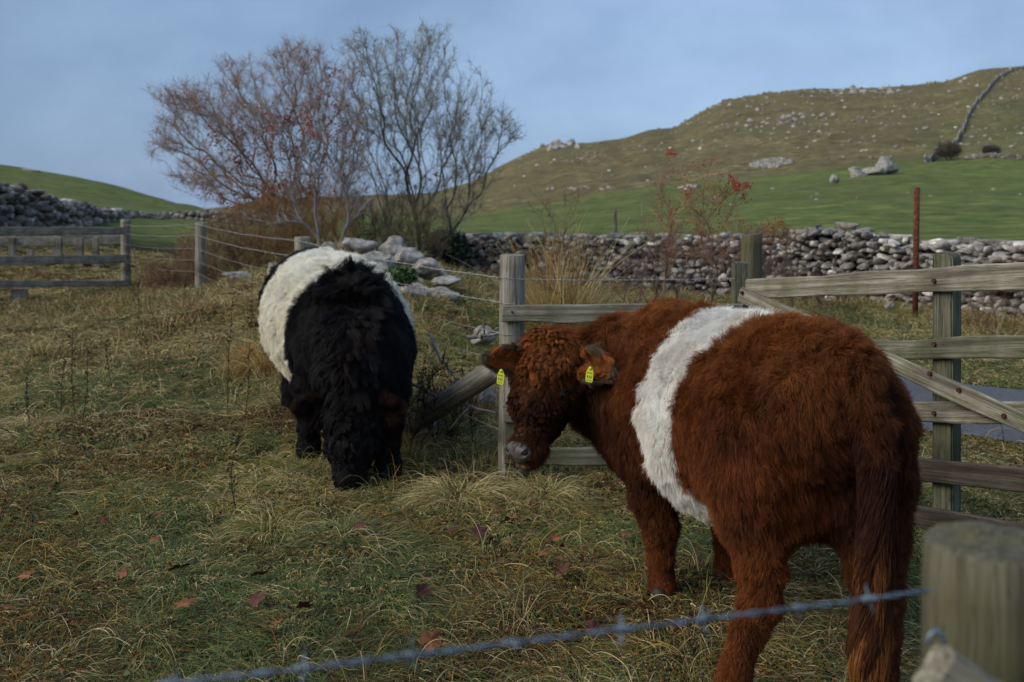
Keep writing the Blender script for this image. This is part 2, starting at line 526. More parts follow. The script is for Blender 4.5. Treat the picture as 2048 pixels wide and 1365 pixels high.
def build_ground():
    # one polar sheet from under the camera to beyond the horizon
    th = np.concatenate([np.linspace(-math.pi, -0.75, 40, endpoint=False), np.linspace(-0.75, 0.75, 560), np.linspace(0.75, math.pi, 41)[1:-1]])
    r = np.concatenate([[0.15], np.geomspace(0.5, 60, 300), np.geomspace(60, 420, 230)[1:], np.geomspace(420, 3000, 20)[1:]])
    TH, R = np.meshgrid(th, r)
    X, Y = R * np.sin(TH), R * np.cos(TH)
    Z = terrain(X, Y)
    nr, nt = X.shape
    v = np.stack([X.ravel(), Y.ravel(), Z.ravel()], 1)
    v = np.concatenate([v, [[0, 0, gz(0, 0.1)]]])
    i = np.arange(nr - 1)[:, None] * nt; j = np.arange(nt)[None, :]; j2 = (j + 1) % nt
    quads = np.stack([i + j, i + j2, i + nt + j2, i + nt + j], -1).reshape(-1, 4)
    # zones of real ground cover: (green pasture, brown moor, near rough soil)
    Xr, Yr = v[:, 0], v[:, 1]
    thv = np.clip(np.arctan2(Xr, np.where(np.abs(Yr) < 1e-6, 1e-6, Yr)), _th[0], _th[-1])
    Yd = np.hypot(Xr, Yr) * np.cos(thv)
    pxv = CX + F * np.tan(thv)
    dg = np.interp(thv, _th, _dg)
    wob = n2(Xr, Yr, 30, 31, 3) * 14
    moor = sstep(Yd + wob, dg - 4, dg + 10)
    moor = np.where(pxv < 430, moor * 0.25 * sstep(pxv, 250, 430), moor)
    # the upper right part beyond the long wall is greener grass
    moor = moor * (1 - 0.35 * sstep(pxv, 1750, 2000) * (1 - sstep(Yd, 160, 260)))
    near = 1 - sstep(Yd + n2(Xr, Yr, 2, 33, 2) * 1.5, 15, 19)
    near = np.where(pxv < 430, 1 - sstep(Yd + n2(Xr, Yr, 2, 33, 2) * 2, 22, 30), near)
    zone = np.stack([1 - moor, moor, near], 1)
    g = mesh_obj('ground', v, quads, M['ground'], attrs={'zone': zone})
    tag(g, kind='structure')
    return g

m, nt, b, out = new_mat('pasture and moor')
z = attr(nt, 'zone')
sep = nt.nodes.new('ShaderNodeSeparateColor'); nt.links.new(z, sep.inputs[0])
v = coords(nt, 'Object')
vs_ = coords(nt, 'Object', (0.35, 1.0, 1.0))
fine = noise_n(nt, 1.3, 9, 0.78, vs_)
big = noise_n(nt, 0.09, 5, 0.6, vs_)
mid = noise_n(nt, 1.1, 8, 0.78, coords(nt, 'Object', (0.5, 1.0, 1.6)))
green = ramp(nt, mid, [(0.36, (0.058, 0.090, 0.022)), (0.5, (0.125, 0.170, 0.045)), (0.64, (0.23, 0.255, 0.085))])
green = mixc(nt, ramp(nt, big, [(0.35, (0, 0, 0)), (0.65, (0.65,) * 3)]), green, ramp(nt, fine, [(0.3, (0.06, 0.062, 0.022)), (0.7, (0.12, 0.120, 0.045))]))
green = mixc(nt, 1.0, green, ramp(nt, noise_n(nt, 1.0, 6, 0.7, coords(nt, 'Object', (0.6, 0.6, 4.0))), [(0.33, (0.70, 0.72, 0.68)), (0.5, (1.0, 1.0, 1.0)), (0.68, (1.38, 1.28, 1.12))]), 'MULTIPLY')
moor = ramp(nt, fine, [(0.38, (0.055, 0.044, 0.018)), (0.5, (0.160, 0.130, 0.056)), (0.62, (0.31, 0.265, 0.14))])
moor = mixc(nt, ramp(nt, noise_n(nt, 0.06, 6, 0.7, v), [(0.40, (0, 0, 0)), (0.60, (0.8,) * 3)]), moor, ramp(nt, mid, [(0.3, (0.065, 0.058, 0.024)), (0.7, (0.15, 0.128, 0.06))]))
moor = mixc(nt, ramp(nt, noise_n(nt, 0.25, 6, 0.7, v), [(0.55, (0, 0, 0)), (0.72, (0.6,) * 3)]), moor, (0.16, 0.095, 0.040))
soil = ramp(nt, noise_n(nt, 14, 7, 0.7, v), [(0.3, (0.010, 0.009, 0.005)), (0.5, (0.028, 0.024, 0.012)), (0.72, (0.055, 0.050, 0.026))])
bands = noise_n(nt, 1.0, 7, 0.7, coords(nt, 'Object', (0.03, 0.03, 0.42)))
moor = mixc(nt, ramp(nt, bands, [(0.54, (0, 0, 0)), (0.66, (0.55,) * 3)]), moor, (0.075, 0.070, 0.045))
moor = mixc(nt, ramp(nt, noise_n(nt, 0.5, 8, 0.8, v), [(0.60, (0, 0, 0)), (0.70, (0.7,) * 3)]), moor, (0.24, 0.235, 0.215))
moor = mixc(nt, ramp(nt, noise_n(nt, 0.9, 8, 0.8, v), [(0.34, (0.7,) * 3), (0.44, (0, 0, 0))]), moor, (0.035, 0.030, 0.014))
c = mixc(nt, sep.outputs[1], green, moor)
c = mixc(nt, sep.outputs[2], c, soil)
nt.links.new(c, b.inputs['Base Color'])
b.inputs['Roughness'].default_value = 0.95
b.inputs['Specular IOR Level'].default_value = 0.1
bump(nt, b, fine, 0.9, 0.25)
M['ground'] = m
build_ground()

# country lane beyond the hurdles
def build_road():
    n = len(ROAD)
    t = unit(np.gradient(ROAD, axis=0)); s = np.stack([t[:, 1], -t[:, 0], t[:, 2] * 0], 1)
    cols = np.linspace(-0.95, 0.95, 9)
    wob = n2(np.arange(n) * 0.3, np.zeros(n), 1, 71)
    vv = []
    for k, c_ in enumerate(cols):
        w = c_ + (0.07 * wob if k in (0, 8) else 0 * wob)
        p = ROAD + s * w[:, None]
        p[:, 2] = 0
        vv.append(p)
    vv = np.stack(vv, 1).reshape(-1, 3)
    base = terrain(vv[:, 0], vv[:, 1]).reshape(n, 9)
    zc = base.mean(1); zc = np.convolve(np.pad(zc, 4, mode='edge'), np.ones(9) / 9, 'valid')
    vv[:, 2] = (zc[:, None] + 0.035 + 0.02 * (1 - (cols / 0.95) ** 2)[None, :]).ravel()
    i = np.arange(n - 1)[:, None] * 9; j = np.arange(8)[None, :]
    q = np.stack([i + j, i + j + 1, i + 9 + j + 1, i + 9 + j], -1).reshape(-1, 4)
    o = mesh_obj('road', vv, q, noise_mat('wet asphalt lane', [(0.3, (0.045, 0.045, 0.048)), (0.5, (0.085, 0.086, 0.090)), (0.7, (0.15, 0.15, 0.155))], 60, detail=8, rough=0.7, spec=0.35, bstr=0.5, bdist=0.004, second=(1.5, [(0.35, (0.75,) * 3), (0.65, (1.1,) * 3)], 'MULTIPLY')))
    tag(o, kind='structure')
build_road()

# ------------------------------------------------------------------ rocks and dry stone walls
_ico = {}
def ico(sub):
    if sub not in _ico:
        bm = bmesh.new(); bmesh.ops.create_icosphere(bm, subdivisions=sub, radius=1)
        v = np.array([x.co[:] for x in bm.verts]); f = np.array([[q.index for q in p.verts] for p in bm.faces]); bm.free()
        _ico[sub] = (v, f)
    return _ico[sub]

def rock_shape(rng, sub=3, planes=9, rough=0.06, boxy=0.0, lo=0.52, hi=0.86):
    v, f = ico(sub)
    v = v.copy()
    nrm = unit(rng.normal(size=(planes, 3)))
    if boxy:
        nrm = np.concatenate([nrm, [[0, 0, 1], [0, 0, -1]]])
    dd = rng.uniform(lo, hi, len(nrm))
    dots = v @ nrm.T
    with np.errstate(divide='ignore', invalid='ignore'):
        lim = np.where(dots > 1e-3, dd / dots, 9)
    s = np.minimum(1, lim.min(1))
    v = v * s[:, None]
    off = rng.uniform(0, 100, 3)
    v = v + v * (vnoise(v * 2.2 + off, 4)[:, None] * rough * 1.5 + vnoise(v * 6 + off, 5)[:, None] * rough)
    return v, f

def stone_wall(name, label, path, hfun, thick=0.42, size=0.2, mat=None, parent=None, sub=3, seed=1, base_drop=0.15, back=False, jit=1.0, cat='stone wall', courses=None):
    """path: (k,2) plan points; hfun(s in 0..1) -> top z; ground from the terrain"""
    rng = np.random.default_rng(seed)
    path = np.asarray(path, float)
    p3 = smooth_path(np.concatenate([path, np.zeros((len(path), 1))], 1), 200)[:, :2]
    s = np.concatenate([[0], np.cumsum(np.linalg.norm(np.diff(p3, axis=0), axis=1))])
    L = s[-1]
    tmpl = [rock_shape(rng, sub, 9, 0.05, 1, .44, .80) for _ in range(14)]
    VV, FF = [], []; base = 0
    def at(d):
        x = np.interp(d, s, p3[:, 0]); y = np.interp(d, s, p3[:, 1])
        x2 = np.interp(min(d + 0.05, L), s, p3[:, 0]); y2 = np.interp(min(d + 0.05, L), s, p3[:, 1])
        x1 = np.interp(max(d - 0.05, 0), s, p3[:, 0]); y1 = np.interp(max(d - 0.05, 0), s, p3[:, 1])
        t = unit(V(x2 - x1, y2 - y1, 0)); return x, y, t
    faces_sides = (1, -1) if back else (1,)
    for side in faces_sides:
        lvl = 0.0
        rowi = 0
        while True:
            rh = size * rng.uniform(0.62, 0.95)
            d = rng.uniform(0, size)
            any_ = False
            while d < L:
                w = size * rng.uniform(0.7, 1.55)
                x, y, t = at(min(d + w / 2, L))
                g0 = float(terrain(np.array([x]), np.array([y]), False)[0]) - base_drop
                top = hfun((d + w / 2) / L)
                zc = g0 + lvl + rh / 2
                frac = (zc - g0) / max(top - g0, 0.1)
                if zc < top:
                    any_ = True
                    tv, tf = tmpl[rng.integers(len(tmpl))]
                    nrm = V(t[1], -t[0], 0)           # towards the camera side
                    batter = thick / 2 * (1 - 0.35 * frac)
                    a = rng.uniform(-0.7, 0.7)
                    sc = np.array([w * 0.60, min(thick * .42, size * 1.3), rh * 0.70 * rng.uniform(0.85, 1.2)])
                    q = tv * sc * (1.12)
                    flip = rng.choice([-1, 1], 2)
                    q = q * [flip[0] * 1.12, flip[1] * 1.1, 1.15]
                    ff = tf if flip[0] * flip[1] > 0 else tf[:, ::-1]
                    ca, sa = math.cos(a * 0.6), math.sin(a * 0.6)
                    q = np.stack([q[:, 0] * ca - q[:, 2] * sa, q[:, 1], q[:, 0] * sa + q[:, 2] * ca], 1)
                    wpos = V(x, y, zc) + side * nrm * (batter * 0.8 + rng.normal() * 0.03 * jit) + V(0, 0, rng.normal() * 0.015 * jit + rng.uniform(-.22, .22) * rh)
                    q = q[:, :1] * t + q[:, 1:2] * V(-t[1], t[0], 0) + q[:, 2:] * V(0, 0, 1) + wpos
                    VV.append(q); FF.append(ff + base); base += len(q)
                d += w
            lvl += rh
            if not any_ and lvl > 0.5: break
    # coping stones along the top
    d = 0
    while d < L:
        w = size * rng.uniform(0.6, 1.4)
        x, y, t = at(min(d + w / 2, L))
        top = hfun((d + w / 2) / L)
        tv, tf = tmpl[rng.integers(len(tmpl))]
        a = rng.uniform(0, 6.28)
        q = tv * np.array([w * 0.75, thick * 0.40, size * rng.uniform(0.4, 0.8)])
        ca, sa = math.cos(a), math.sin(a)
        q = np.stack([q[:, 0] * ca - q[:, 1] * sa, q[:, 0] * sa + q[:, 1] * ca, q[:, 2]], 1)
        q = q + V(x, y, top + rng.uniform(-0.03, 0.07))
        VV.append(q); FF.append(tf + base); base += len(q)
        d += w * rng.uniform(0.8, 1.3)
    # dark packed core
    n = 60; core_v = []; core_f = []
    for i in range(n):
        x, y, t = at(L * i / (n - 1)); nrm = V(t[1], -t[0], 0)
        g0 = float(terrain(np.array([x]), np.array([y]), False)[0]) - 0.3
        top = hfun(i / (n - 1)) - 0.05
        for sd, zz in ((0.5, g0), (0.28, top), (-0.28, top), (-0.5, g0)):
            core_v.append(V(x, y, 0) + nrm * thick * 0.62 * sd + V(0, 0, zz))
    for i in range(n - 1):
        for j in range(3):
            a = i * 4 + j; core_f.append((a, a + 1, a + 5, a + 4))
    vv = np.concatenate(VV); ff = np.concatenate(FF)
    o = mesh_obj(name, vv, ff, mat or M['stone'], loc=(p3[0, 0], p3[0, 1], 0), smooth=False)
    tag(o, label, cat)
    cv = np.array(core_v) 
    c = mesh_obj('rubble_core', cv, core_f, M['mud'], parent=o, smooth=False)
    return o

def xy(px, Y): return ((px - CX) / F * Y, Y)
def zy(py, Y): return EYE - (py - HY) / F * Y

# long wall across the lane: px, depth, top y of the photo
_w = [(885, 17.6, 476), (960, 17.4, 474), (1050, 17, 473), (1180, 16.7, 480), (1300, 16.4, 478), (1450, 15.9, 478), (1560, 15.5, 476), (1640, 15.1, 462), (1700, 14.8, 459), (1770, 14.4, 476), (1850, 13.9, 492), (1920, 13.3, 486), (1985, 12.8, 495), (2048, 12.3, 497), (2200, 11.2, 500), (2500, 9.6, 510)]
_wp = np.array([xy(a, Y_) for a, Y_, _ in _w]); _wz = np.array([zy(c_, Y_) for _, Y_, c_ in _w])
_ws = np.concatenate([[0], np.cumsum(np.linalg.norm(np.diff(_wp, axis=0), axis=1))]); _ws /= _ws[-1]
stone_wall('dry_stone_wall', 'long grey dry stone wall of rounded limestone running beyond the lane', _wp, lambda t: float(np.interp(t, _ws, _wz)), thick=0.5, size=0.105, seed=3, jit=1.6)
# wall climbing at the far side of the sheep pen
_l = [(-330, 17.5, 352), (-160, 19.5, 355), (0, 22, 374), (60, 24, 388), (130, 27, 407), (190, 31, 420), (250, 36, 427), (300, 41, 432), (335, 46, 434)]
_lp = np.array([xy(a, Y_) for a, Y_, _ in _l]); _lz = np.array([zy(c_, Y_) for _, Y_, c_ in _l])
_ls = np.concatenate([[0], np.cumsum(np.linalg.norm(np.diff(_lp, axis=0), axis=1))]); _ls /= _ls[-1]
stone_wall('dry_stone_wall', 'dark dry stone wall climbing towards the green hill behind the rail fence', _lp, lambda t: float(np.interp(t, _ls, _lz)), thick=0.55, size=0.17, mat=M['stone_mid'], sub=2, seed=5, jit=2.5, base_drop=0.5)
_k = [(318, 50, 433), (360, 50, 427), (400, 50, 425), (440, 50, 427), (560, 50, 432)]
_kp = np.array([xy(a, Y_) for a, Y_, _ in _k]); _kz = np.array([zy(c_, Y_) for _, Y_, c_ in _k])
stone_wall('dry_stone_wall', 'short pale dry stone wall at the foot of the green hill beside the bare tree', _kp, lambda t: float(np.interp(t, np.linspace(0, 1, 5), _kz)), thick=0.55, size=0.3, mat=M['rock'], sub=2, seed=6, base_drop=0.3)

# walls on the hill
def hill_wall(label, pts, width, h, size, seed, mat):
    """pts: (px, depth) - stands on the terrain"""
    pp = np.array([xy(a, d) for a, d in pts])
    p3 = smooth_path(np.concatenate([pp, np.zeros((len(pp), 1))], 1), 200)
    tz = terrain(p3[:, 0], p3[:, 1])
    s = np.concatenate([[0], np.cumsum(np.linalg.norm(np.diff(p3, axis=0), axis=1))]); L = s[-1]
    rng = np.random.default_rng(seed)
    tm = [rock_shape(rng, 1, 7, 0.05) for _ in range(8)]
    VV, FF = [], []; base = 0; d = 0
    while d < L:
        x = np.interp(d, s, p3[:, 0]); y = np.interp(d, s, p3[:, 1]); z_ = np.interp(d, s, tz)
        for lv in range(2):
            tv, tf = tm[rng.integers(8)]
            q = tv * np.array([size * rng.uniform(0.7, 1.2), width, h * 0.45]) * rng.uniform(0.85, 1.2)
            x2_ = np.interp(min(d + 1, L), s, p3[:, 0]) - x; y2_ = np.interp(min(d + 1, L), s, p3[:, 1]) - y; t_ = unit(V(x2_, y2_, 0)) if abs(x2_) + abs(y2_) > 1e-6 else V(0, 1, 0)
            q = q[:, :1] * t_ + q[:, 1:2] * V(-t_[1], t_[0], 0) + q[:, 2:] * V(0, 0, 1)
            VV.append(q + V(x, y, z_ + h * (0.25 + 0.5 * lv) + rng.normal() * 0.05)); FF.append(tf + base); base += len(q)
        d += size * 0.9
    o = mesh_obj('dry_stone_wall', np.concatenate(VV), np.concatenate(FF), mat, loc=(p3[0, 0], p3[0, 1], tz[0]), smooth=False)
    tag(o, label, 'stone wall')
hill_wall('long grey wall climbing straight up the brown hillside to the skyline', [(1850, 122), (1905, 150), (1935, 200), (1975, 260), (2030, 330), (2070, 372)], 0.16, 0.85, 0.5, 8, M['stone'])
hill_wall('low pale wall crossing the green slope below the hill wall', [(1935, 124), (1990, 122), (2060, 120), (2200, 118)], 0.18, 0.5, 0.45, 9, M['rock'])

# ---- boulders
def boulder(px, py, Y, w, h, label, seed, mat='rock', sink=0.25, planes=11, group=None, name='boulder', dep=None, rot=None):
    rng = np.random.default_rng(seed)
    v, f = rock_shape(rng, 4, planes, 0.07)
    v = v * np.array([w, dep or w * 0.75, h]) * 0.58
    a = rng.uniform(0, 6.28) if rot is None else rot
    if rot is None: a *= 0.12
    v = np.stack([v[:, 0] * math.cos(a) - v[:, 1] * math.sin(a), v[:, 0] * math.sin(a) + v[:, 1] * math.cos(a), v[:, 2]], 1)
    p = P(px, py, Y)
    g0 = gz(p[0], p[1])
    loc = V(p[0], p[1], max(p[2], g0) if p[2] > g0 else g0)
    if name == 'boulder' and Y < 13: p[2] = min(p[2], g0 + .30 * h + .12)
    z0 = p[2]
    o = mesh_obj(name, v + V(p[0], p[1], z0), f, M[mat], loc=(p[0], p[1], z0), smooth=False)
    tag(o, label, name.split('_')[-1], group)
    return o
# heap beside the trees, (centre px, centre py, depth, width m, height m)
_b = [(712, 494, 11.6, .50, .26, 'broad grey boulder at the top of the heap below the bare tree'),
      (788, 492, 11.8, .34, .30, 'round blue grey boulder standing proud at the top of the heap'),
      (745, 525, 11.0, .48, .22, 'long pale boulder lying in the middle of the heap'),
      (812, 515, 11.3, .36, .22, 'grey boulder wedged under the round boulder'),
      (655, 500, 11.7, .30, .22, 'small pale boulder at the fence post end of the heap'),
      (850, 518, 11.2, .40, .20, 'flat grey boulder at the grassy end of the heap'),
      (690, 530, 10.8, .28, .20, 'pale broken boulder touching the black calf outline'),
      (893, 530, 11.0, .30, .12, 'low flat boulder half sunk in turf beyond the heap'),
      (478, 530, 11.6, .32, .12, 'pale rounded boulder alone in dry grass behind the wire fence'),
      (560, 548, 10.4, .26, .20, 'speckled boulder beside the black calf back'),
      (545, 520, 11.2, .16, .14, 'small pale stone above the speckled boulder'),
      (965, 555, 8.8, .20, .17, 'pale boulder just behind the tall round fence post'),
      (972, 640, 7.0, .15, .13, 'lumpy grey stone in grass behind the tall round fence post'),
      (862, 722, 6.3, .12, .06, 'small square grey stone in grass by the fallen branches'),
      (1232, 1192, 3.68, .15, .035, 'flat grey stone in the grass near the brown calf front hoof'),
      (1790, 1225, 3.25, .07, .12, 'pale stone in the grass behind the brown calf tail'),
      (2010, 925, 5.8, .28, .05, 'flat stone on the verge behind the gate boards'),
      (1780, 612, 12.9, .12, .12, 'white stone standing in dry grass at the wall foot')]
for i_, (a, b_, c_, d_, e_, l_) in enumerate(_b):
    boulder(a, b_, c_, d_, e_, l_, 40 + i_)
_hr = np.random.default_rng(123)
for i_ in range(34):
    px = 640 + 270 * _hr.random() ** 1.2; t_ = (px - 640) / 290; c_ = _hr.uniform(10.6, 12.2)
    x_ = (px - CX) / F * c_; g_ = gz(x_, c_); w_ = _hr.uniform(.14, .36)
    boulder(px, HY + (EYE - (g_ + _hr.uniform(.02, .16) * (1 - t_ * .7))) * F / c_, c_, w_, w_ * _hr.uniform(.5, .9), 'rough grey stone tumbled in the heap below the bare trees', 900 + i_, mat=('rock', 'stone_mid')[i_ % 2], group='stones tumbled in the heap', name='heap_stone')
# boulders in the green field
_f = [(1712, 352, 92, 1.5, 1.0, 'small pale boulder at the near end of the field group'), (1716, 362, 88, 1.6, .8, 'low pale boulder below the field group'),
      (1747, 356, 90, 2.2, 1.1, 'long pale boulder leaning on the biggest field boulder'), (1768, 341, 92, 2.3, 1.9, 'biggest pale boulder of the group in the green field'),
      (1786, 340, 95, 1.0, .7, 'small boulder behind the biggest field boulder'), (1668, 374, 78, .9, .8, 'upright pale stone in the green field before the group')]
for i_, (a, b_, c_, d_, e_, l_) in enumerate(_f):
    zt = gz(*xy(a, c_))
    boulder(a, HY + (EYE - (zt + e_ * 0.3)) * F / c_, c_, d_, e_, l_, 80 + i_)
boulder(55, 344, 96, 2.2, .7, 'grey rock ledge on the skyline of the green hill', 95)
# scree patch and limestone scars: individually placed outcrop rocks
def hill_rock(tmpl, px, py, w, h, group, label, cat='rock', name='limestone_rock'):
    """march along the ray to find where the slope stands at this bearing"""
    rng = RNG
    d = np.linspace(60, 380, 500); x = (px - CX) / F * d
    tz = terrain(x, d); yy = HY + (EYE - tz) * F / d
    k = np.argmax(yy <= py)
    if yy[k] > py: k = int(np.argmin(yy))
    o = bpy.data.objects.new(name, tmpl.data); COL.objects.link(o)
    o.location = (x[k], d[k], tz[k]); w *= .72; h *= .8; o.scale = (w, w * 0.7, h); o.rotation_euler = (0, 0, rng.uniform(0, 6.28))
    tag(o, label, cat, group)
    return o
class _T: pass
_rt = []
for k_ in range(6):
    vv, ff = rock_shape(np.random.default_rng(200 + k_), 2, 8, 0.08)
    me = bpy.data.meshes.new('limestone_rock'); me.from_pydata([tuple(q) for q in vv], [], [tuple(int(t_) for t_ in q) for q in ff]); me.materials.append(M['rock'] if k_ % 2 else M['stone'])
    t_ = _T(); t_.data = me; _rt.append(t_)
def scatter(n, cx_, cy_, sx, sy, wlo, whi, label, group, flat=0.5):
    for _ in range(n):
        w = RNG.uniform(wlo, whi)
        hill_rock(_rt[RNG.integers(6)], cx_ + RNG.normal() * sx, cy_ + RNG.normal() * sy, w, w * flat * RNG.uniform(0.6, 1.2), group, label)
scatter(26, 1595, 238, 62, 5, .5, 1.5, 'pale rock of the broken scar halfway up the brown hill', 'rocks of the scar on the hillside', .8)
scatter(20, 1560, 250, 55, 2.5, .5, 1.1, 'pale rock of the long lower scar line on the brown hill', 'rocks of the lower scar line', .9)
scatter(34, 1720, 184, 40, 4, .8, 2.2, 'grey rock of the crag under the skyline crest', 'rocks of the skyline crag', .7)
scatter(44, 1600, 184, 110, 5, .5, 1.6, 'grey rock sitting on the long skyline', 'rocks on the skyline', .6)
scatter(30, 1120, 294, 30, 5, .9, 2.8, 'grey rock of the outcrop on the low skyline knoll', 'rocks of the skyline knoll', .7)
scatter(12, 1380, 248, 30, 2, .6, 1.6, 'grey rock on the middle skyline step', 'rocks of the middle skyline step', .6)
scatter(26, 1860, 225, 60, 28, .35, .9, 'small pale rock strewn below the summit by the hill wall', 'rocks strewn below the summit')
scatter(18, 1175, 379, 35, 1.5, .4, .8, 'pale rock in the line where moor meets green pasture', 'rocks along the pasture edge', .6)
scatter(30, 1900, 160, 90, 8, .4, 1.4, 'grey rock of the broken crest below the summit', 'rocks of the summit crest', .8)
scatter(24, 1470, 212, 60, 6, .4, 1.5, 'grey rock of the steep skyline shoulder', 'rocks of the skyline shoulder', .8)
scatter(16, 1700, 400, 190, 22, .12, .28, 'white stone lying in the green pasture', 'stones in the green pasture', .7)
def scree(px0, px1, py0, py1, label):
    n = 420; d = np.linspace(60, 380, 500); VV, FF = [], []; base = 0
    for k in range(n):
        a = RNG.uniform(0, 6.28); r_ = math.sqrt(RNG.uniform())
        px = (px0 + px1) / 2 + r_ * math.cos(a) * (px1 - px0) / 2; py = (py0 + py1) / 2 + r_ * math.sin(a) * (py1 - py0) / 2 - (px - (px0 + px1) / 2) * 0.08
        x = (px - CX) / F * d; tz = terrain(x, d); yy = HY + (EYE - tz) * F / d; j = int(np.argmax(yy <= py))
        vv, ff = rock_shape(RNG, 1, 6, 0.05)
        VV.append(vv * V(1.0, 1.0, .35) * RNG.uniform(.15, .5) + V(x[j], d[j], tz[j] + 0.02)); FF.append(ff + base); base += len(vv)
    v_ = np.concatenate(VV)
    o = mesh_obj('scree', v_, np.concatenate(FF), M['stone'], loc=tuple(v_.mean(0)), smooth=False); tag(o, label, 'scree', kind='stuff')
def hill_stones(n):
    rng = np.random.default_rng(31); VV, FF = [], []; base = 0
    th = rng.uniform(_th[0] * .1, .62, n); th = rng.uniform(.0, .56, n); d = 125 + 235 * rng.random(n) ** .7
    x = np.tan(th) * d; keep = n2(x, d, 38, 55, 2) + .25 * rng.normal(size=n) > .05; x, d = x[keep], d[keep]; tz = terrain(x, d)
    for i in range(len(x)):
        vv, ff = rock_shape(rng, 1, 6, .05); w = rng.uniform(.18, .62)
        VV.append(vv * V(w, w * .8, w * .6) + V(x[i], d[i], tz[i] + .05)); FF.append(ff + base); base += len(vv)
    v_ = np.concatenate(VV); o = mesh_obj('scattered_stones', v_, np.concatenate(FF), M['stone'], loc=tuple(v_.mean(0)), smooth=False)
    tag(o, 'countless small pale stones strewn over the brown hillside', 'stones', kind='stuff')
hill_stones(1500)
scree(1500, 1585, 317, 336, 'grey patch of loose scree on the brown hillside')
scree(1360, 1395, 373, 379, 'small grey patch of scree at the pasture edge')
# ------------------------------------------------------------------ timber
def rail(A, B, h, t, mat, parent, name='rail', seed=0, bow=0.0, up=V(0, 0, 1), notch=False):
    """a sawn board from A to B (centre line of its front face), own local frame so the grain follows it"""
    rng = np.random.default_rng(seed + 500)
    A = np.asarray(A, float); B = np.asarray(B, float)
    L = np.linalg.norm(B - A); xa = (B - A) / L
    ya = unit(np.cross(up, xa)); za = np.cross(xa, ya)
    n = max(6, int(L / 0.06))
    xs = np.linspace(0, L, n)
    r = 0.006
    prof = [(-t / 2, -h / 2 + r), (-t / 2 + r, -h / 2), (t / 2 - r, -h / 2), (t / 2, -h / 2 + r), (t / 2, h / 2 - r), (t / 2 - r, h / 2), (-t / 2 + r, h / 2), (-t / 2, h / 2 - r)]
    wt = np.interp(xs, np.linspace(0, L, 9), rng.normal(size=9) * 0.0035); wb = np.interp(xs, np.linspace(0, L, 9), rng.normal(size=9) * 0.0045)
    v = []
    for i, x in enumerate(xs):
        b_ = bow * math.sin(math.pi * x / L)
        ex = 0
        for (py, pz) in prof:
            v.append((x + (rng.normal() * 0.004 if i in (0, n - 1) else 0), py + rng.normal() * 0.0006, pz + b_ + (wt[i] if pz > 0 else wb[i]) + rng.normal() * 0.0006))
    f = []
    for i in range(n - 1):
        for j in range(8):
            j2 = (j + 1) % 8; a = i * 8
            f.append((a + j, a + 8 + j, a + 8 + j2, a + j2))
    f.append(tuple(range(8))); f.append(tuple((n - 1) * 8 + j for j in reversed(range(8))))
    me = bpy.data.meshes.new(name); me.from_pydata(v, [], f); me.materials.append(mat)
    me.validate()
    o = bpy.data.objects.new(name, me); COL.objects.link(o)
    mtx = Matrix(((xa[0], ya[0], za[0], A[0]), (xa[1], ya[1], za[1], A[1]), (xa[2], ya[2], za[2], A[2]), (0, 0, 0, 1)))
    if parent is not None:
        o.parent = parent
        mtx = Matrix.Translation(-Vector(parent.location)) @ mtx
    o.matrix_local = mtx
    return o

def round_post(x, y, z0, z1, r, mat, parent, name='post', tilt=(0, 0), seed=0, top_slope=0.0):
    rng = np.random.default_rng(seed + 900)
    ns = 40; hs = np.linspace(z0, z1, 26)
    ang = np.linspace(0, 2 * math.pi, ns, endpoint=False)
    flute = 1 + 0.012 * np.interp(ang, np.linspace(0, 2 * math.pi, 14), np.concatenate([rng.normal(size=13), [0]]))
    v = []
    H = z1 - z0
    for i, h in enumerate(hs):
        rr = r * flute * (1 + 0.01 * math.sin(h * 9 + seed)) * (0.985 if i == len(hs) - 1 else 1)
        for a, q in zip(ang, rr):
            zz = h - z0 + (top_slope * math.cos(a) * r if i == len(hs) - 1 else 0)
            v.append((math.cos(a) * q + tilt[0] * (h - z0), math.sin(a) * q + tilt[1] * (h - z0), zz))
    f = []
    for i in range(len(hs) - 1):
        for j in range(ns):
            j2 = (j + 1) % ns; f.append((i * ns + j, i * ns + j2, (i + 1) * ns + j2, (i + 1) * ns + j))
    # slightly domed, weathered end grain
    last = (len(hs) - 1) * ns
    prev = last
    for k, (fr, dz) in enumerate(((0.93, 0.004), (0.6, 0.006), (0.25, 0.007))):
        b0 = len(v)
        for j in range(ns):
            q = v[last + j]; cx_ = tilt[0] * H; cy_ = tilt[1] * H
            v.append((cx_ + (q[0] - cx_) * fr, cy_ + (q[1] - cy_) * fr, H + (q[2] - H) * fr + dz + rng.normal() * 0.001))
        for j in range(ns):
            j2 = (j + 1) % ns; f.append((prev + j, prev + j2, b0 + j2, b0 + j))
        prev = b0
    f.append(tuple(prev + j for j in range(ns)))
    me = bpy.data.meshes.new(name); me.from_pydata(v, [], f); me.materials.append(mat)
    for p_ in me.polygons: p_.use_smooth = p_.index < (len(hs) - 1) * ns
    o = bpy.data.objects.new(name, me); COL.objects.link(o)
    loc = V(x, y, z0)
    if parent is not None: o.parent = parent; loc = loc - np.array(parent.location)
    o.location = tuple(loc)
    return o

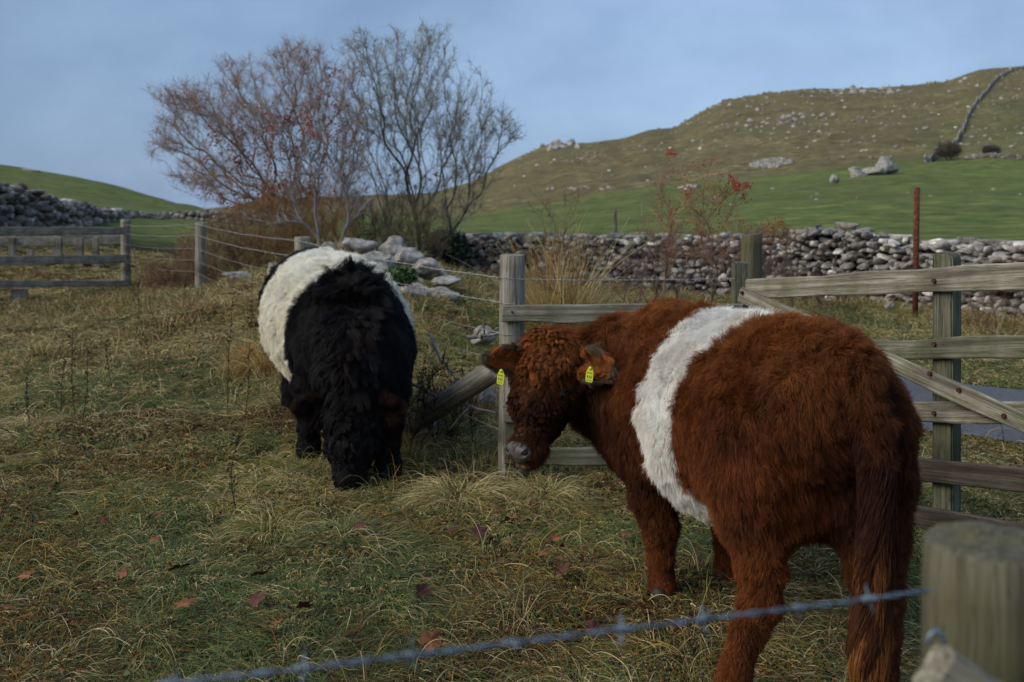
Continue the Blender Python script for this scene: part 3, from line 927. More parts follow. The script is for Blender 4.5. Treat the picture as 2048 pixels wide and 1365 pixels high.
def square_post(x, y, z0, z1, w, d, mat, parent, rot=0.0, cap='flat', seed=0, name='post'):
    rng = np.random.default_rng(seed + 300)
    bm = bmesh.new()
    bmesh.ops.create_cube(bm, size=1)
    for v in bm.verts: v.co = Vector((v.co.x * w, v.co.y * d, (v.co.z + 0.5) * (z1 - z0)))
    if cap == 'round':
        es = [e for e in bm.edges if all(v.co.z > (z1 - z0) * 0.9 for v in e.verts) and abs(e.verts[0].co.x - e.verts[1].co.x) < 1e-5]
        bmesh.ops.bevel(bm, geom=es, offset=w * 0.34, segments=5, profile=0.5, affect='EDGES')
    bmesh.ops.bevel(bm, geom=[e for e in bm.edges if e.calc_face_angle(0) > 0.9], offset=0.006, segments=2, affect='EDGES')
    for v in bm.verts:
        v.co += Vector(rng.normal(size=3) * 0.0012)
    me = bpy.data.meshes.new(name); bm.to_mesh(me); bm.free(); me.materials.append(mat)
    o = bpy.data.objects.new(name, me); COL.objects.link(o)
    loc = V(x, y, z0)
    if parent is not None: o.parent = parent; loc = loc - np.array(parent.location)
    o.location = tuple(loc); o.rotation_euler = (0, 0, rot)
    return o

def bolt(p, nrm, parent, r=0.014):
    nrm = unit(nrm)
    v, f = tubes([(np.array([p - nrm * 0.004, p + nrm * 0.008]), [r, r * 0.8])], 6)
    return mesh_obj('bolt', v, f, M['bolt'], parent=parent, smooth=False)

def barbed_paths(pts, r=0.0014, gap=0.1, barb=0.016, twist=0.0019, seed=0, step=0.004):
    """two twisted strands with four-point barbs"""
    rng = np.random.default_rng(seed)
    pts = np.asarray(pts, float)
    s = np.concatenate([[0], np.cumsum(np.linalg.norm(np.diff(pts, axis=0), axis=1))]); L = s[-1]
    n = int(L / step) + 2
    q = np.linspace(0, L, n)
    c_ = np.stack([np.interp(q, s, pts[:, i]) for i in range(3)], 1)
    t = unit(np.gradient(c_, axis=0)); u = unit(np.cross(t, V(0, 0, 1))); w = np.cross(t, u)
    ph = q / 0.028 * 2 * math.pi / 2
    A_ = c_ + twist * (np.cos(ph)[:, None] * u + np.sin(ph)[:, None] * w)
    B_ = c_ - twist * (np.cos(ph)[:, None] * u + np.sin(ph)[:, None] * w)
    out = [(A_, r), (B_, r)]
    d = rng.uniform(0, gap)
    while d < L:
        i = min(int(d / L * (n - 1)), n - 1)
        for k in range(2):
            a = rng.uniform(0, 6.28)
            dirv = math.cos(a) * u[i] + math.sin(a) * w[i]
            for sg in (1, -1):
                dv = unit(dirv * sg + t[i] * rng.uniform(-0.5, 0.5))
                out.append((np.array([c_[i], c_[i] + dv * barb * 0.6, c_[i] + dv * barb]), [r * 1.1, r * 0.9, r * 0.2]))
            aa = np.linspace(0, 4 * math.pi, 14)
            coil = c_[i] + (t[i][None, :] * ((aa / aa[-1] - .5) * 0.008 + (k - .5) * 0.007)[:, None]) + (twist + r * 1.3) * (np.cos(aa)[:, None] * u[i] + np.sin(aa)[:, None] * w[i])
            out.append((coil, r))
        d += gap * rng.uniform(0.85, 1.15)
    return out

# --- the wire fence running away from the tall round post
fp = [(-0.01, 5.43, 1.21, .069), (-1.78, 8.5, 1.20, .066), (-3.82, 12.2, 1.245, .068), (-6.2, 16.0, 1.22, .075)]
fence = empty('wire_fence', (fp[0][0], fp[0][1], 0), 'wire stock fence on round wooden posts running away behind the black calf', 'wire fence')
tops = []
for i_, (x, y, zt, r) in enumerate(fp):
    round_post(x, y, gz(x, y) - 0.25, zt, r, M['post'], fence, tilt=(0.008 * (-1) ** i_, 0), seed=i_)
levels = [1.09, 0.955, 0.79, 0.645, 0.50, 0.27]
for k_, zz in enumerate(levels):
    pts = []
    for i_ in range(3):
        a = V(fp[i_][0] - 0.055, fp[i_][1] - 0.03, zz); b_ = V(fp[i_ + 1][0] - 0.05, fp[i_ + 1][1] - 0.03, zz + (0.03 if i_ < 2 else 0) + max(0, gz(fp[i_ + 1][0], fp[i_ + 1][1])) * 0.3)
        if i_ > 0: a[2] = pts[-1][2]
        for t_ in np.linspace(0, 1, 10)[(0 if i_ == 0 else 1):]:
            p = a * (1 - t_) + b_ * t_; p[2] -= 0.025 * math.sin(math.pi * t_) * (1 + 0.5 * k_ / 5)
            p = p + V(0, 0, math.sin(t_ * 23 + k_) * 0.003)
            pts.append(p)
    if k_ < 2:
        paths = barbed_paths(pts, 0.0017, 0.13, 0.014, 0.0017, k_, 0.012)
    else:
        paths = [(np.array(pts), 0.0019)]
    v_, f_ = tubes(paths, 4, False)
    mesh_obj('wire', v_, f_, M['wire_old'], parent=fence)
    # the wraps round the tall post
    aa = np.linspace(0, 2 * math.pi, 24)
    wrap = [(np.stack([fp[0][0] + .0725 * np.cos(aa), fp[0][1] + .0725 * np.sin(aa), zz + 0.004 * np.sin(aa * 2 + k_) + 0.0 * aa], 1), 0.0018)]
    if k_ in (0, 1, 2):
        v_, f_ = tubes(wrap, 4, False); mesh_obj('wire_loop', v_, f_, M['wire_old'], parent=fence)
# leaning strut against the tall post
st = tubes([(np.array([V(-0.07, 5.40, 0.60), V(-.30, 5.78, .41), V(-.52, 6.12, .22), V(-.80, 6.6, -.05)]), [.064, .066, .067, .068])], 24)
def local_tube(name, A, B, r, mat, parent, seed=0):
    A = np.asarray(A, float); B = np.asarray(B, float); L = np.linalg.norm(B - A)
    o = round_post(0, 0, 0, L, r, mat, None, name=name, seed=seed)
    za = Vector((B - A) / L); o.rotation_mode = 'QUATERNION'; o.rotation_quaternion = za.to_track_quat('Z', 'Y')
    loc = A - np.array(parent.location) if parent is not None else A
    if parent is not None: o.parent = parent
    o.location = tuple(loc); return o
local_tube('strut', V(-0.86, 6.7, -0.12), V(-0.075, 5.42, 0.60), .064, M['post'], fence, 44)

# --- hurdle fixed to the tall post, behind the brown calf
hur = empty('wooden_hurdle', (0.62, 5.36, 0), 'low weathered board hurdle between the tall round post and the square post', 'hurdle')
rail(V(-.055, 5.345, zy(628, 5.34)), V(1.24, 5.36, zy(625, 5.36)), .095, .028, M['rail'], hur, seed=1)
rail(V(-.045, 5.345, zy(827, 5.34)), V(1.24, 5.36, zy(822, 5.36)), .098, .028, M['rail'], hur, seed=2)
rail(V(-.04, 5.345, zy(913, 5.34)), V(1.24, 5.36, zy(912, 5.36)), .098, .028, M['rail_mossy'], hur, seed=3)
square_post(1.255, 5.45, -.2, zy(525, 5.45), .085, .10, M['post_mossy'], hur, 0.05, seed=4)
for x_ in (0.0,):
    for py in (628, 827, 913):
        bolt(V(x_, 5.33, zy(py, 5.33) + 0.01), V(0, -1, 0), hur, 0.007)
square_post(-0.01, 5.375, -0.1, .33, .05, .04, M['post_mossy'], hur, 0, seed=8, name='batten')
# wire along the top between the posts
tw = barbed_paths([V(0.02, 5.37, 1.085), V(.4, 5.38, 1.078), V(.8, 5.39, 1.08), V(1.22, 5.42, 1.085)], .0016, .12, .014, .0017, 9, 0.012)
v_, f_ = tubes(tw, 4, False); mesh_obj('barbed_wire', v_, f_, M['wire_old'], parent=hur)

# thick post behind the square post
gp = round_post(*[(1503 - CX) / F * 6.25, 6.25], -.2, zy(470, 6.25), .066, M['post_green'], None, name='gate_post', seed=12, top_slope=0.12)
tag(gp, 'thick algae stained post with a knot behind the square post at the hurdle joint', 'post')

# --- board fence panel on the near side of the lane, coming towards the camera
G0 = V(1.27, 5.42); GD = V(.608, -.794)
def gpnt(t, z): return V(G0[0] + GD[0] * t, G0[1] + GD[1] * t, z)
def gt(px): # parameter where the fence line crosses a bearing
    k = (px - CX) / F; return (k * G0[1] - G0[0]) / (GD[0] - k * GD[1])
def gz_at(px, py): return zy(py, G0[1] + GD[1] * gt(px))
pan = empty('board_fence', (G0[0] + .7, G0[1] - .9, 0), 'weathered five board fence with a diagonal brace running beside the lane', 'fence')
def brail(pxa, pya, pxb, pyb, h, mat, seed, off=0.0, ext=0.5, th=.028, t0=None):
    ta, tb = gt(pxa), gt(pxb)
    A = gpnt(ta, gz_at(pxa, pya)); B = gpnt(tb, gz_at(pxb, pyb))
    d = (B - A) / np.linalg.norm(B - A)
    B = B + d * ext
    if t0 is not None: A = A + d * (t0 - ta)
    nrm = V(GD[1], -GD[0], 0) ; nrm = nrm if nrm[1] < 0 else -nrm
    o = rail(A + nrm * off, B + nrm * off, h, th, mat, pan, seed=seed, bow=0.004)
    return o
brail(1495, 580, 2048, 553, .112, M['rail'], 21)
brail(1495, 708, 2048, 695, .100, M['rail_mossy'], 22)
brail(1495, 822, 2048, 829, .092, M['rail'], 23)
brail(1495, 900, 2048, 963, .105, M['rail_dark'], 24)
brail(1495, 975, 2048, 1078, .120, M['rail_dark'], 25)
brail(1490, 588, 2048, 842, .088, M['rail'], 26, off=0.036)
pt = gt(1878); nrmb = V(-.794, -.608, 0)
pb = gpnt(pt, 0) - nrmb * .066
square_post(pb[0], pb[1], -.2, zy(505, pb[1]), .098, .085, M['post_mossy'], pan, math.atan2(GD[1], GD[0]), 'round', 5)
pb2 = gpnt(2.35, 0) - nrmb * .066
square_post(pb2[0], pb2[1], -.2, 1.3, .098, .085, M['post_mossy'], pan, math.atan2(GD[1], GD[0]), 'round', 6)
for (px, py, of) in [(1872, 562, .018), (1872, 688, .018), (1872, 826, .018), (1497, 585, .054), (1930, 778, .054), (2020, 829, .054), (1872, 745, .054)]:
    p = gpnt(gt(px), gz_at(px, py)) + nrmb * of
    bolt(p, nrmb, pan, 0.012)

# --- rusty iron pole
ip = tubes([(np.array([V((1830 - CX) / F * 12.6, 12.6, -.1), V((1832 - CX) / F * 12.6, 12.6, .8), V((1834 - CX) / F * 12.6, 12.6, zy(375, 12.6))]), .036)], 12)
o = mesh_obj('iron_pole', ip[0], ip[1], M['rust'], loc=((1830 - CX) / F * 12.6, 12.6, 0)); tag(o, 'tall rusty iron pole standing before the dry stone wall', 'pole')
# thin stakes behind the long wall
for px, y0, y1, dx, lab in ((1232, 470, 420, -2, 'thin dark wooden stake leaning behind the long dry stone wall'), (905, 480, 440, -14, 'dark leaning stake propped beside the thick bare tree')):
    Yd = 18.6
    a = V((px + 2 - CX) / F * Yd, Yd, -.1 + gz((px - CX) / F * Yd, Yd)); b_ = P(px + dx, y1, Yd)
    v_, f_ = tubes([(np.array([a, (a + b_) / 2, b_]), .03)], 8)
    o = mesh_obj('stake', v_, f_, M['bark'], loc=tuple(a)); tag(o, lab, 'stake')

# --- foreground post and barbed wire
FX, FY, FR = (1985 - CX) / F * 1.13, 1.13, .0745
fg = empty('foreground_post', (FX, FY, 0), 'thick blurred algae green round post close to the camera with a strut', 'post')
round_post(FX, FY, -.1, 1.112, FR, M['post_green'], fg, name='round_post', seed=31)
bl = rail(P(1868, 1302, 1.0) + V(0, 0, -.02), P(2100, 1455, 1.0) + V(0, 0, -.02), .055, .03, M['post'] if False else M['rail'], fg, name='strut', seed=33)
bl2 = rail(P(1880, 1290, 1.0) + V(-.0, 0, -.03), P(1880, 1290, 1.0) + V(.002, 0, -.35), .032, .03, M['rail'], fg, name='strut', seed=34, up=V(1, 0, 0))
aa = np.linspace(0, math.pi, 12)
c0 = P(1872, 1288, .975)
v_, f_ = tubes([(np.stack([c0[0] + .008 * np.cos(aa), np.full(12, c0[1]), c0[2] + .012 * np.sin(aa)], 1), .0028)], 6)
mesh_obj('staple', v_, f_, M['wire'], parent=fg)
wpts = [(1862, 1181, 1.06), (1700, 1204, 1.03), (1550, 1222, 1.0), (1380, 1243, .97), (1220, 1262, .94), (1030, 1286, .915), (830, 1310, .89), (600, 1338, .87), (340, 1368, .85), (0, 1412, .83), (-500, 1470, .80)]
wp = smooth_path([P(a, b_, c_) for a, b_, c_ in wpts], 60)
v_, f_ = tubes(barbed_paths(wp, .00125, .098, .015, .0016, 5, 0.003), 5, False)
o = mesh_obj('barbed_wire', v_, f_, M['wire'], loc=tuple(P(1862, 1181, 1.06))); tag(o, 'twisted grey barbed wire stretched low across the front of the view', 'barbed wire')

# --- rail fence of the sheep pen at the end of the wire fence
pen = empty('rail_fence', (-6.5, 15, 0), 'old grey three rail fence joining the far end of the wire fence', 'fence')
for k_, (ya, yb, hh, mm) in enumerate(((462, 463, .12, 'rail_old'), (518, 522, .13, 'rail_old'), (567, 569, .10, 'rail_old'))):
    A = P(250, ya, 15.6) ; B = P(-30, yb, 13.6); C = P(-420, yb + 6, 11.6)
    rail(C, B, hh, .04, M[mm], pen, seed=60 + k_); rail(B + V(0.05, 0.02, 0), A, hh, .04, M[mm], pen, seed=70 + k_)
for px, Yd, zt in ((-28, 13.75, 1.15), (35, 13.9, .25), (-420, 11.8, 1.2)):
    x = (px - CX) / F * Yd
    square_post(x, Yd + .06, gz(x, Yd) - .3, zt if px != 35 else .28, .20 if px == 35 else .12, .12, M['post'], pen, 0.2, seed=abs(px))
pen2 = empty('rail_fence', (-8.6, 18.5, 0), 'pale post and rail fence standing further back inside the sheep pen', 'fence')
for px in (-60, 25, 62, 115, 158, 192):
    Yd = 18.3; x = (px - CX) / F * Yd
    square_post(x, Yd, gz(x, Yd) - .2, zy(476 if px != 62 else 500, Yd), .15 if px in (115, 158) else .10, .1, M['post'], pen2, 0.1, seed=px + 700)
for k_, (ya, yb) in enumerate(((479, 484),)):
    rail(P(-120, ya + 6, 18.0), P(245, ya, 18.9), .17, .04, M['rail_old'], pen2, seed=80 + k_)
rail(P(-60, 528, 18.2), P(240, 524, 18.9), .10, .04, M['rail'], pen2, seed=85)
# ------------------------------------------------------------------ animals
def seg_sdf(p, S):
    A, B, ra, rb, side = S['A'], S['B'], S['ra'], S['rb'], S['side']
    d = B - A; L = np.linalg.norm(d); w = d / max(L, 1e-6)
    s = side - np.dot(side, w) * w
    s = s / np.linalg.norm(s); u = np.cross(w, s)
    ap = p - A
    tt = np.clip(ap @ w / max(L, 1e-6), 0, 1)
    q = ap - tt[:, None] * d
    sm = tt * tt * (3 - 2 * tt) if S.get('sm', False) else tt
    a = ra[0] + (rb[0] - ra[0]) * sm; b = ra[1] + (rb[1] - ra[1]) * sm
    e = np.minimum(a, b) * S.get('e', 0.8)
    k = np.sqrt((q @ s / a) ** 2 + (q @ u / b) ** 2 + (q @ w / e) ** 2)
    return (k - 1) * np.minimum(a, b)

def seg(A, B, ra, rb=None, side=(1, 0, 0), **kw):
    f = lambda r: (r, r) if np.isscalar(r) else tuple(r)
    rb = ra if rb is None else rb
    return dict(A=np.asarray(A, float), B=np.asarray(B, float), ra=f(ra), rb=f(rb), side=np.asarray(side, float), **kw)

def chain(pts, **kw):
    """pts: list of (xyz, radius or (side, up))"""
    return [seg(pts[i][0], pts[i + 1][0], pts[i][1], pts[i + 1][1], **kw) for i in range(len(pts) - 1)]

def body_sdf(p, segs):
    out = None
    for S in segs:
        d = seg_sdf(p, S)
        k = S.get('k', 0.05)
        if S.get('neg'):
            h = np.clip(0.5 - 0.5 * (out + d) / k, 0, 1)
            out = out * (1 - h) - d * h + k * h * (1 - h)
            continue
        if out is None: out = d; continue
        h = np.clip(0.5 + 0.5 * (out - d) / k, 0, 1)
        out = out * (1 - h) + d * h - k * h * (1 - h)
    return out

def sdf_mesh(segs, voxel, iters=6):
    """rough union of the segments -> voxel remesh -> projected on the smooth union"""
    bm = bmesh.new()
    for S in segs:
        if S.get('neg'): continue
        L = np.linalg.norm(S['B'] - S['A']); n = max(2, int(L / (min(min(S['ra']), min(S['rb'])) * 0.35)) + 1)
        w = (S['B'] - S['A']) / max(L, 1e-6)
        s = unit(S['side'] - np.dot(S['side'], w) * w); u = np.cross(w, s)
        for i in range(n):
            t = i / (n - 1)
            c = S['A'] + (S['B'] - S['A']) * t
            a = S['ra'][0] * (1 - t) + S['rb'][0] * t; b_ = S['ra'][1] * (1 - t) + S['rb'][1] * t; e = min(a, b_) * S.get('e', 0.8)
            m_ = Matrix(((s[0] * a, u[0] * b_, w[0] * e, c[0]), (s[1] * a, u[1] * b_, w[1] * e, c[1]), (s[2] * a, u[2] * b_, w[2] * e, c[2]), (0, 0, 0, 1)))
            bmesh.ops.create_icosphere(bm, subdivisions=3, radius=1, matrix=m_)
    me = bpy.data.meshes.new('tmp'); bm.to_mesh(me); bm.free()
    o = bpy.data.objects.new('tmp', me); COL.objects.link(o)
    md = o.modifiers.new('r', 'REMESH'); md.mode = 'VOXEL'; md.voxel_size = voxel; md.adaptivity = 0
    dg = bpy.context.evaluated_depsgraph_get(); dg.update()
    ev = o.evaluated_get(dg).to_mesh()
    v = np.empty(len(ev.vertices) * 3, np.float32); ev.vertices.foreach_get('co', v); v = v.reshape(-1, 3).astype(float)
    ev.calc_loop_triangles()
    polys = [tuple(p.vertices) for p in ev.polygons]
    bpy.data.objects.remove(o); bpy.data.meshes.remove(me)
    ed = np.array(sorted({tuple(sorted((p[i], p[(i + 1) % len(p)]))) for p in polys for i in range(len(p))}))
    deg = np.bincount(ed.ravel(), minlength=len(v)).astype(float)
    eps = 0.002
    for it in range(iters):
        # relax along the surface, then project on the isosurface
        acc = np.zeros_like(v)
        np.add.at(acc, ed[:, 0], v[ed[:, 1]]); np.add.at(acc, ed[:, 1], v[ed[:, 0]])
        v = v * 0.5 + 0.5 * acc / deg[:, None]
        for _ in range(2):
            f0 = body_sdf(v, segs)
            g = np.stack([body_sdf(v + V(*e_), segs) - f0 for e_ in ((eps, 0, 0), (0, eps, 0), (0, 0, eps))], 1) / eps
            gn = (g * g).sum(1, keepdims=True)
            stp = np.clip(f0[:, None] / np.maximum(np.sqrt(gn), 0.3), -0.02, 0.02) * unit(g)
            v = v - stp
    f0 = body_sdf(v, segs)
    g = np.stack([body_sdf(v + V(*e_), segs) - f0 for e_ in ((eps, 0, 0), (0, eps, 0), (0, 0, eps))], 1)
    tris = []
    for p in polys:
        for i in range(1, len(p) - 1): tris.append((p[0], p[i], p[i + 1]))
    return v, polys, np.array(tris), unit(g)

def kd_nearest(src, q):
    kd = KDTree(len(src))
    for i, p in enumerate(src): kd.insert(p, i)
    kd.balance()
    return np.fromiter((kd.find(x)[1] for x in q), dtype=np.int64, count=len(q))

def grow(v, tris, nrm, count, rng, keep=None, dens=None):
    a, b, c = v[tris[:, 0]], v[tris[:, 1]], v[tris[:, 2]]
    area = np.linalg.norm(np.cross(b - a, c - a), axis=1)
    if keep is not None: area = area * keep(v[tris].mean(1))
    cdf = np.cumsum(area); cdf /= cdf[-1]
    i = np.searchsorted(cdf, rng.random(count))
    r1 = np.sqrt(rng.random(count)); r2 = rng.random(count)
    w = np.stack([1 - r1, r1 * (1 - r2), r1 * r2], 1)
    T = tris[i]
    p = (v[T] * w[:, :, None]).sum(1); n = unit((nrm[T] * w[:, :, None]).sum(1))
    return p, n

def fur(name, parent, v, tris, nrm, count, mat, colfun, lenfun, combfun, keep=None, guides=2500, clump=0.7, frizz=0.35, lift=0.55, droop=0.5,
        rad=0.0009, K=7, seed=0, curl=0.0, turns=2.0, lenvar=0.25, nscale=14, rand=.12):
    rng = np.random.default_rng(seed)
    gp, gn = grow(v, tris, nrm, guides, rng, keep)
    p, n = grow(v, tris, nrm, count, rng, keep)
    def path(p, n, seed2, gphase=None):
        N = len(p)
        comb = combfun(p, n); comb = comb - (comb * n).sum(1, keepdims=True) * n; comb = unit(comb)
        swirl = vn3(p * nscale, seed2)
        dirv = unit(n * lift + comb * (1 - lift) + swirl * frizz + rng.normal(size=(N, 3)) * rand)
        L = lenfun(p) * (1 + lenvar * rng.normal(size=N)).clip(0.4, 1.8)
        out = np.zeros((N, K, 3)); out[:, 0] = p - n * 0.003
        cur = out[:, 0].copy()
        for k in range(1, K):
            t = k / (K - 1)
            dirv = unit(dirv + V(0, 0, -1) * droop / (K - 1) + comb * 0.15 * t + vn3(cur * nscale * 2.2 + k, seed2 + 3) * frizz * 0.55)
            # stay outside the skin
            into = (dirv * n).sum(1, keepdims=True)
            dirv = np.where(into < 0.12, unit(dirv + n * (0.12 - into)), dirv)
            dirv = unit(dirv + rng.normal(size=(N, 3)) * rand * .3)
            cur = cur + dirv * (L / (K - 1))[:, None]
            out[:, k] = cur
        return out
    G = path(gp, gn, 50 + seed)
    H = path(p, n, 50 + seed)
    idx = kd_nearest(gp, p)
    t = np.linspace(0, 1, K)
    if curl > 0:
        # ringlets: every clump winds round its own axis
        ref = np.where(np.abs(gn[:, 2:3]) < 0.8, V(0, 0, 1), V(1, 0, 0)); u = unit(np.cross(gn, ref)); w = np.cross(gn, u)
        ph = rng.uniform(0, 6.28, len(gp)); hand = rng.choice([-1, 1], len(gp))
        a = ph[:, None] + hand[:, None] * t[None, :] * turns * 2 * math.pi
        env = curl * np.sin(np.clip(t * 1.6, 0, 1) * math.pi / 2)
        G = G + env[None, :, None] * ((np.cos(a) - np.cos(ph)[:, None])[:, :, None] * u[:, None, :] + (np.sin(a) - np.sin(ph)[:, None])[:, :, None] * w[:, None, :])
    wcl = clump * t ** 1.1 * rng.uniform(0.7, 1.0, len(p))[:, None]
    off = (p - gp[idx])[:, None, :] * (1 - 0.75 * t)[None, :, None]
    H = H * (1 - wcl[:, :, None]) + (G[idx] + off) * wcl[:, :, None]
    H[:, 0] = p - n * 0.003
    r = rad * (1 - 0.75 * t ** 1.5)[None, :] * rng.uniform(0.7, 1.3, len(p))[:, None]
    gj = rng.normal(size=len(gp))[idx]
    col = colfun(p, rng, gj)
    return curves_obj(name, H, r, np.clip(col, 0.001, 0.95), mat, parent)

def jitter(c, rng, n, amt=0.25, g=None, gamt=0.2):
    f = np.exp(rng.normal(size=n) * amt + (0 if g is None else g * gamt))
    return np.asarray(c)[None, :] * f[:, None] if np.ndim(c) == 1 else c * f[:, None]

def ear(name, root, tip, width, facing, parent, col_out, col_in, rng, tag_side=None, mat=None, thick=0.012, nh=5000, hl=0.035, edge=None):
    """leaf shaped ear, hollow towards `facing`"""
    root = np.asarray(root, float); tip = np.asarray(tip, float)
    L = np.linalg.norm(tip - root); a = (tip - root) / L; f = unit(facing - np.dot(facing, a) * a); s = np.cross(a, f)
    nu, nv = 16, 13
    g = []
    for i in range(nu):
        u = i / (nu - 1); wd = width * (math.sin(math.pi * min(0.04 + u * 0.96, 1) ** 0.8) ** 0.75) * 0.5 + 0.004
        for j in range(nv):
            w = -1 + 2 * j / (nv - 1)
            cup = 0.45 * wd * (w * w) * 1.3
            g.append(root + a * L * u + s * w * wd + f * (cup - 0.2 * wd) + V(0, 0, -0.012) * u * u)
    g = np.array(g)
    back = g - f * thick
    vv = np.concatenate([g, back]); fs = []; N = nu * nv
    for i in range(nu - 1):
        for j in range(nv - 1):
            q = (i * nv + j, i * nv + j + 1, (i + 1) * nv + j + 1, (i + 1) * nv + j)
            fs.append(q); fs.append(tuple(x + N for x in reversed(q)))
    for i in range(nu - 1):
        for j in (0, nv - 1):
            q = (i * nv + j, (i + 1) * nv + j, (i + 1) * nv + j + N, i * nv + j + N); fs.append(q if j == 0 else tuple(reversed(q)))
    o = mesh_obj(name, vv, fs, mat, parent=parent)
    tr = np.array([t for q in fs for t in ((q[0], q[1], q[2]), (q[0], q[2], q[3]))])
    ev = vv[tr]; fn = unit(np.cross(ev[:, 1] - ev[:, 0], ev[:, 2] - ev[:, 0])); 
    nr = np.zeros_like(vv); 
    for k in range(3): np.add.at(nr, tr[:, k], fn)
    nr = unit(nr)
    # force outward directions
    nr[:N] = np.where(((nr[:N] @ f) < 0)[:, None], -nr[:N], nr[:N]); nr[N:] = np.where(((nr[N:] @ f) > 0)[:, None], -nr[N:], nr[N:])
    cen = root
    def cf(p, r, gg):
        u = np.clip(((p - cen) @ a) / L, 0, 1); wd_ = width * (np.maximum(np.sin(math.pi * (0.04 + u * 0.96) ** 0.8), 0) ** 0.75) * 0.5 + 0.004
        wr = ((p - cen) @ s) / wd_
        inner = ((p - cen) @ f) > wd_ * (.585 * wr ** 2 - .2) - thick * .5
        w = np.abs((p - cen) @ s) / (width * 0.5)
        c = np.where((inner & (w < 0.9) & (u < 0.9))[:, None], np.asarray(col_in), np.asarray(col_out))
        if edge is not None:
            c = np.where(((u > 0.80) | (w > 0.88))[:, None], np.asarray(edge), c)
        return jitter(c, r, len(p), 0.25, gg, 0.2)
    h = fur('ear_hair', o, vv + 0, tr, nr, nh, M['fur'], cf, lambda p: np.full(len(p), hl), lambda p, n: np.tile(a, (len(p), 1)) + V(0, 0, -0.25), guides=260, clump=0.6, frizz=0.4, lift=0.4, droop=0.4, rad=0.0007, K=6, seed=int(rng.integers(1000)))
    # the fur was laid out in world space but its parent sits at the origin of this mesh
    return o

def skin_mat(name, base):
    m, nt, b, out = new_mat(name)
    c = attr(nt, 'tint'); nt.links.new(c, b.inputs['Base Color']); b.inputs['Roughness'].default_value = 0.9; b.inputs['Specular IOR Level'].default_value = 0.1
    return m
M['skin'] = skin_mat('hide', 0)
M['ear_black'] = noise_mat('black ear skin', [(0.3, (0.008, 0.006, 0.005)), (0.7, (0.020, 0.012, 0.010))], 20)
M['ear_skin'] = noise_mat('ear skin', [(0.3, (0.03, 0.012, 0.007)), (0.7, (0.07, 0.03, 0.018))], 20)
M['nose'] = noise_mat('moist grey nose', [(0.3, (0.040, 0.036, 0.034)), (0.7, (0.105, 0.096, 0.088))], 90, rough=0.55, spec=0.4, bstr=0.5, bdist=0.002)
M['nostril'] = noise_mat('nostril', [(0.3, (0.006, 0.004, 0.004)), (0.7, (0.012, 0.008, 0.008))], 20)
M['eye'] = noise_mat('dark eye', [(0.3, (0.004, 0.003, 0.003)), (0.7, (0.012, 0.008, 0.006))], 20, rough=0.08, spec=0.7)
M['hoof'] = noise_mat('hoof horn', [(0.3, (0.010, 0.008, 0.007)), (0.7, (0.028, 0.022, 0.018))], 30, rough=0.6, vscale=(1, 1, .2))
M['tag'] = noise_mat('yellow ear tag', [(0.3, (0.42, 0.45, 0.015)), (0.7, (0.52, 0.55, 0.03))], 8, rough=0.5)
M['ink'] = noise_mat('tag print', [(0.3, (0.02, 0.02, 0.02)), (0.7, (0.04, 0.04, 0.04))], 8)

def calf(spec):
    rng = np.random.default_rng(spec['seed'])
    root = empty(spec['name'], spec['base'], spec['label'], spec['cat'])
    v, polys, tris, nrm = sdf_mesh(spec['segs'], spec['voxel'])
    col = spec['skin'](v)
    body = mesh_obj('body', v, polys, M['skin'], parent=root, attrs={'tint': col})
    body.location = (0, 0, 0)
    for c in spec['coats']:
        c = dict(c); nm = c.pop('name')
        fur(nm, root, v, tris, nrm, **c)
    return root, (v, tris, nrm)

def ellipsoid_obj(name, c, ax, radii, mat, parent, sub=3, squash=None):
    v, f = ico(sub)
    q = v[:, :1] * radii[0] * ax[0] + v[:, 1:2] * radii[1] * ax[1] + v[:, 2:] * radii[2] * ax[2] + c
    return mesh_obj(name, q, f, mat, parent=parent)

def hoof(c, fwd, parent, w=0.05, h=0.055):
    """cloven hoof: two wedge shaped toes"""
    fwd = unit(V(fwd[0], fwd[1], 0)); sd = V(fwd[1], -fwd[0], 0)
    vv, ff = [], []; base = 0
    for sg in (-1, 1):
        for (zz, fr, bk, ww) in ((0.0, 0.055, -0.035, 0.026), (0.02, 0.05, -0.035, 0.025), (h, 0.022, -0.03, 0.020)):
            n = 12
            for k in range(n):
                a = 2 * math.pi * k / n
                x = (fr + bk) / 2 + math.cos(a) * (fr - bk) / 2; y = math.sin(a) * ww * w / 0.05
                vv.append(c + fwd * x + sd * (y + sg * (0.027 - 0.25 * max(0, x) * 0.4)) + V(0, 0, zz))
        for l in range(2):
            for k in range(12):
                k2 = (k + 1) % 12; a0 = base + l * 12
                ff.append((a0 + k, a0 + k2, a0 + 12 + k2, a0 + 12 + k))
        ff.append(tuple(base + k for k in reversed(range(12)))); ff.append(tuple(base + 24 + k for k in range(12)))
        base += 36
    return mesh_obj('hoof', np.array(vv), ff, M['hoof'], parent=parent)

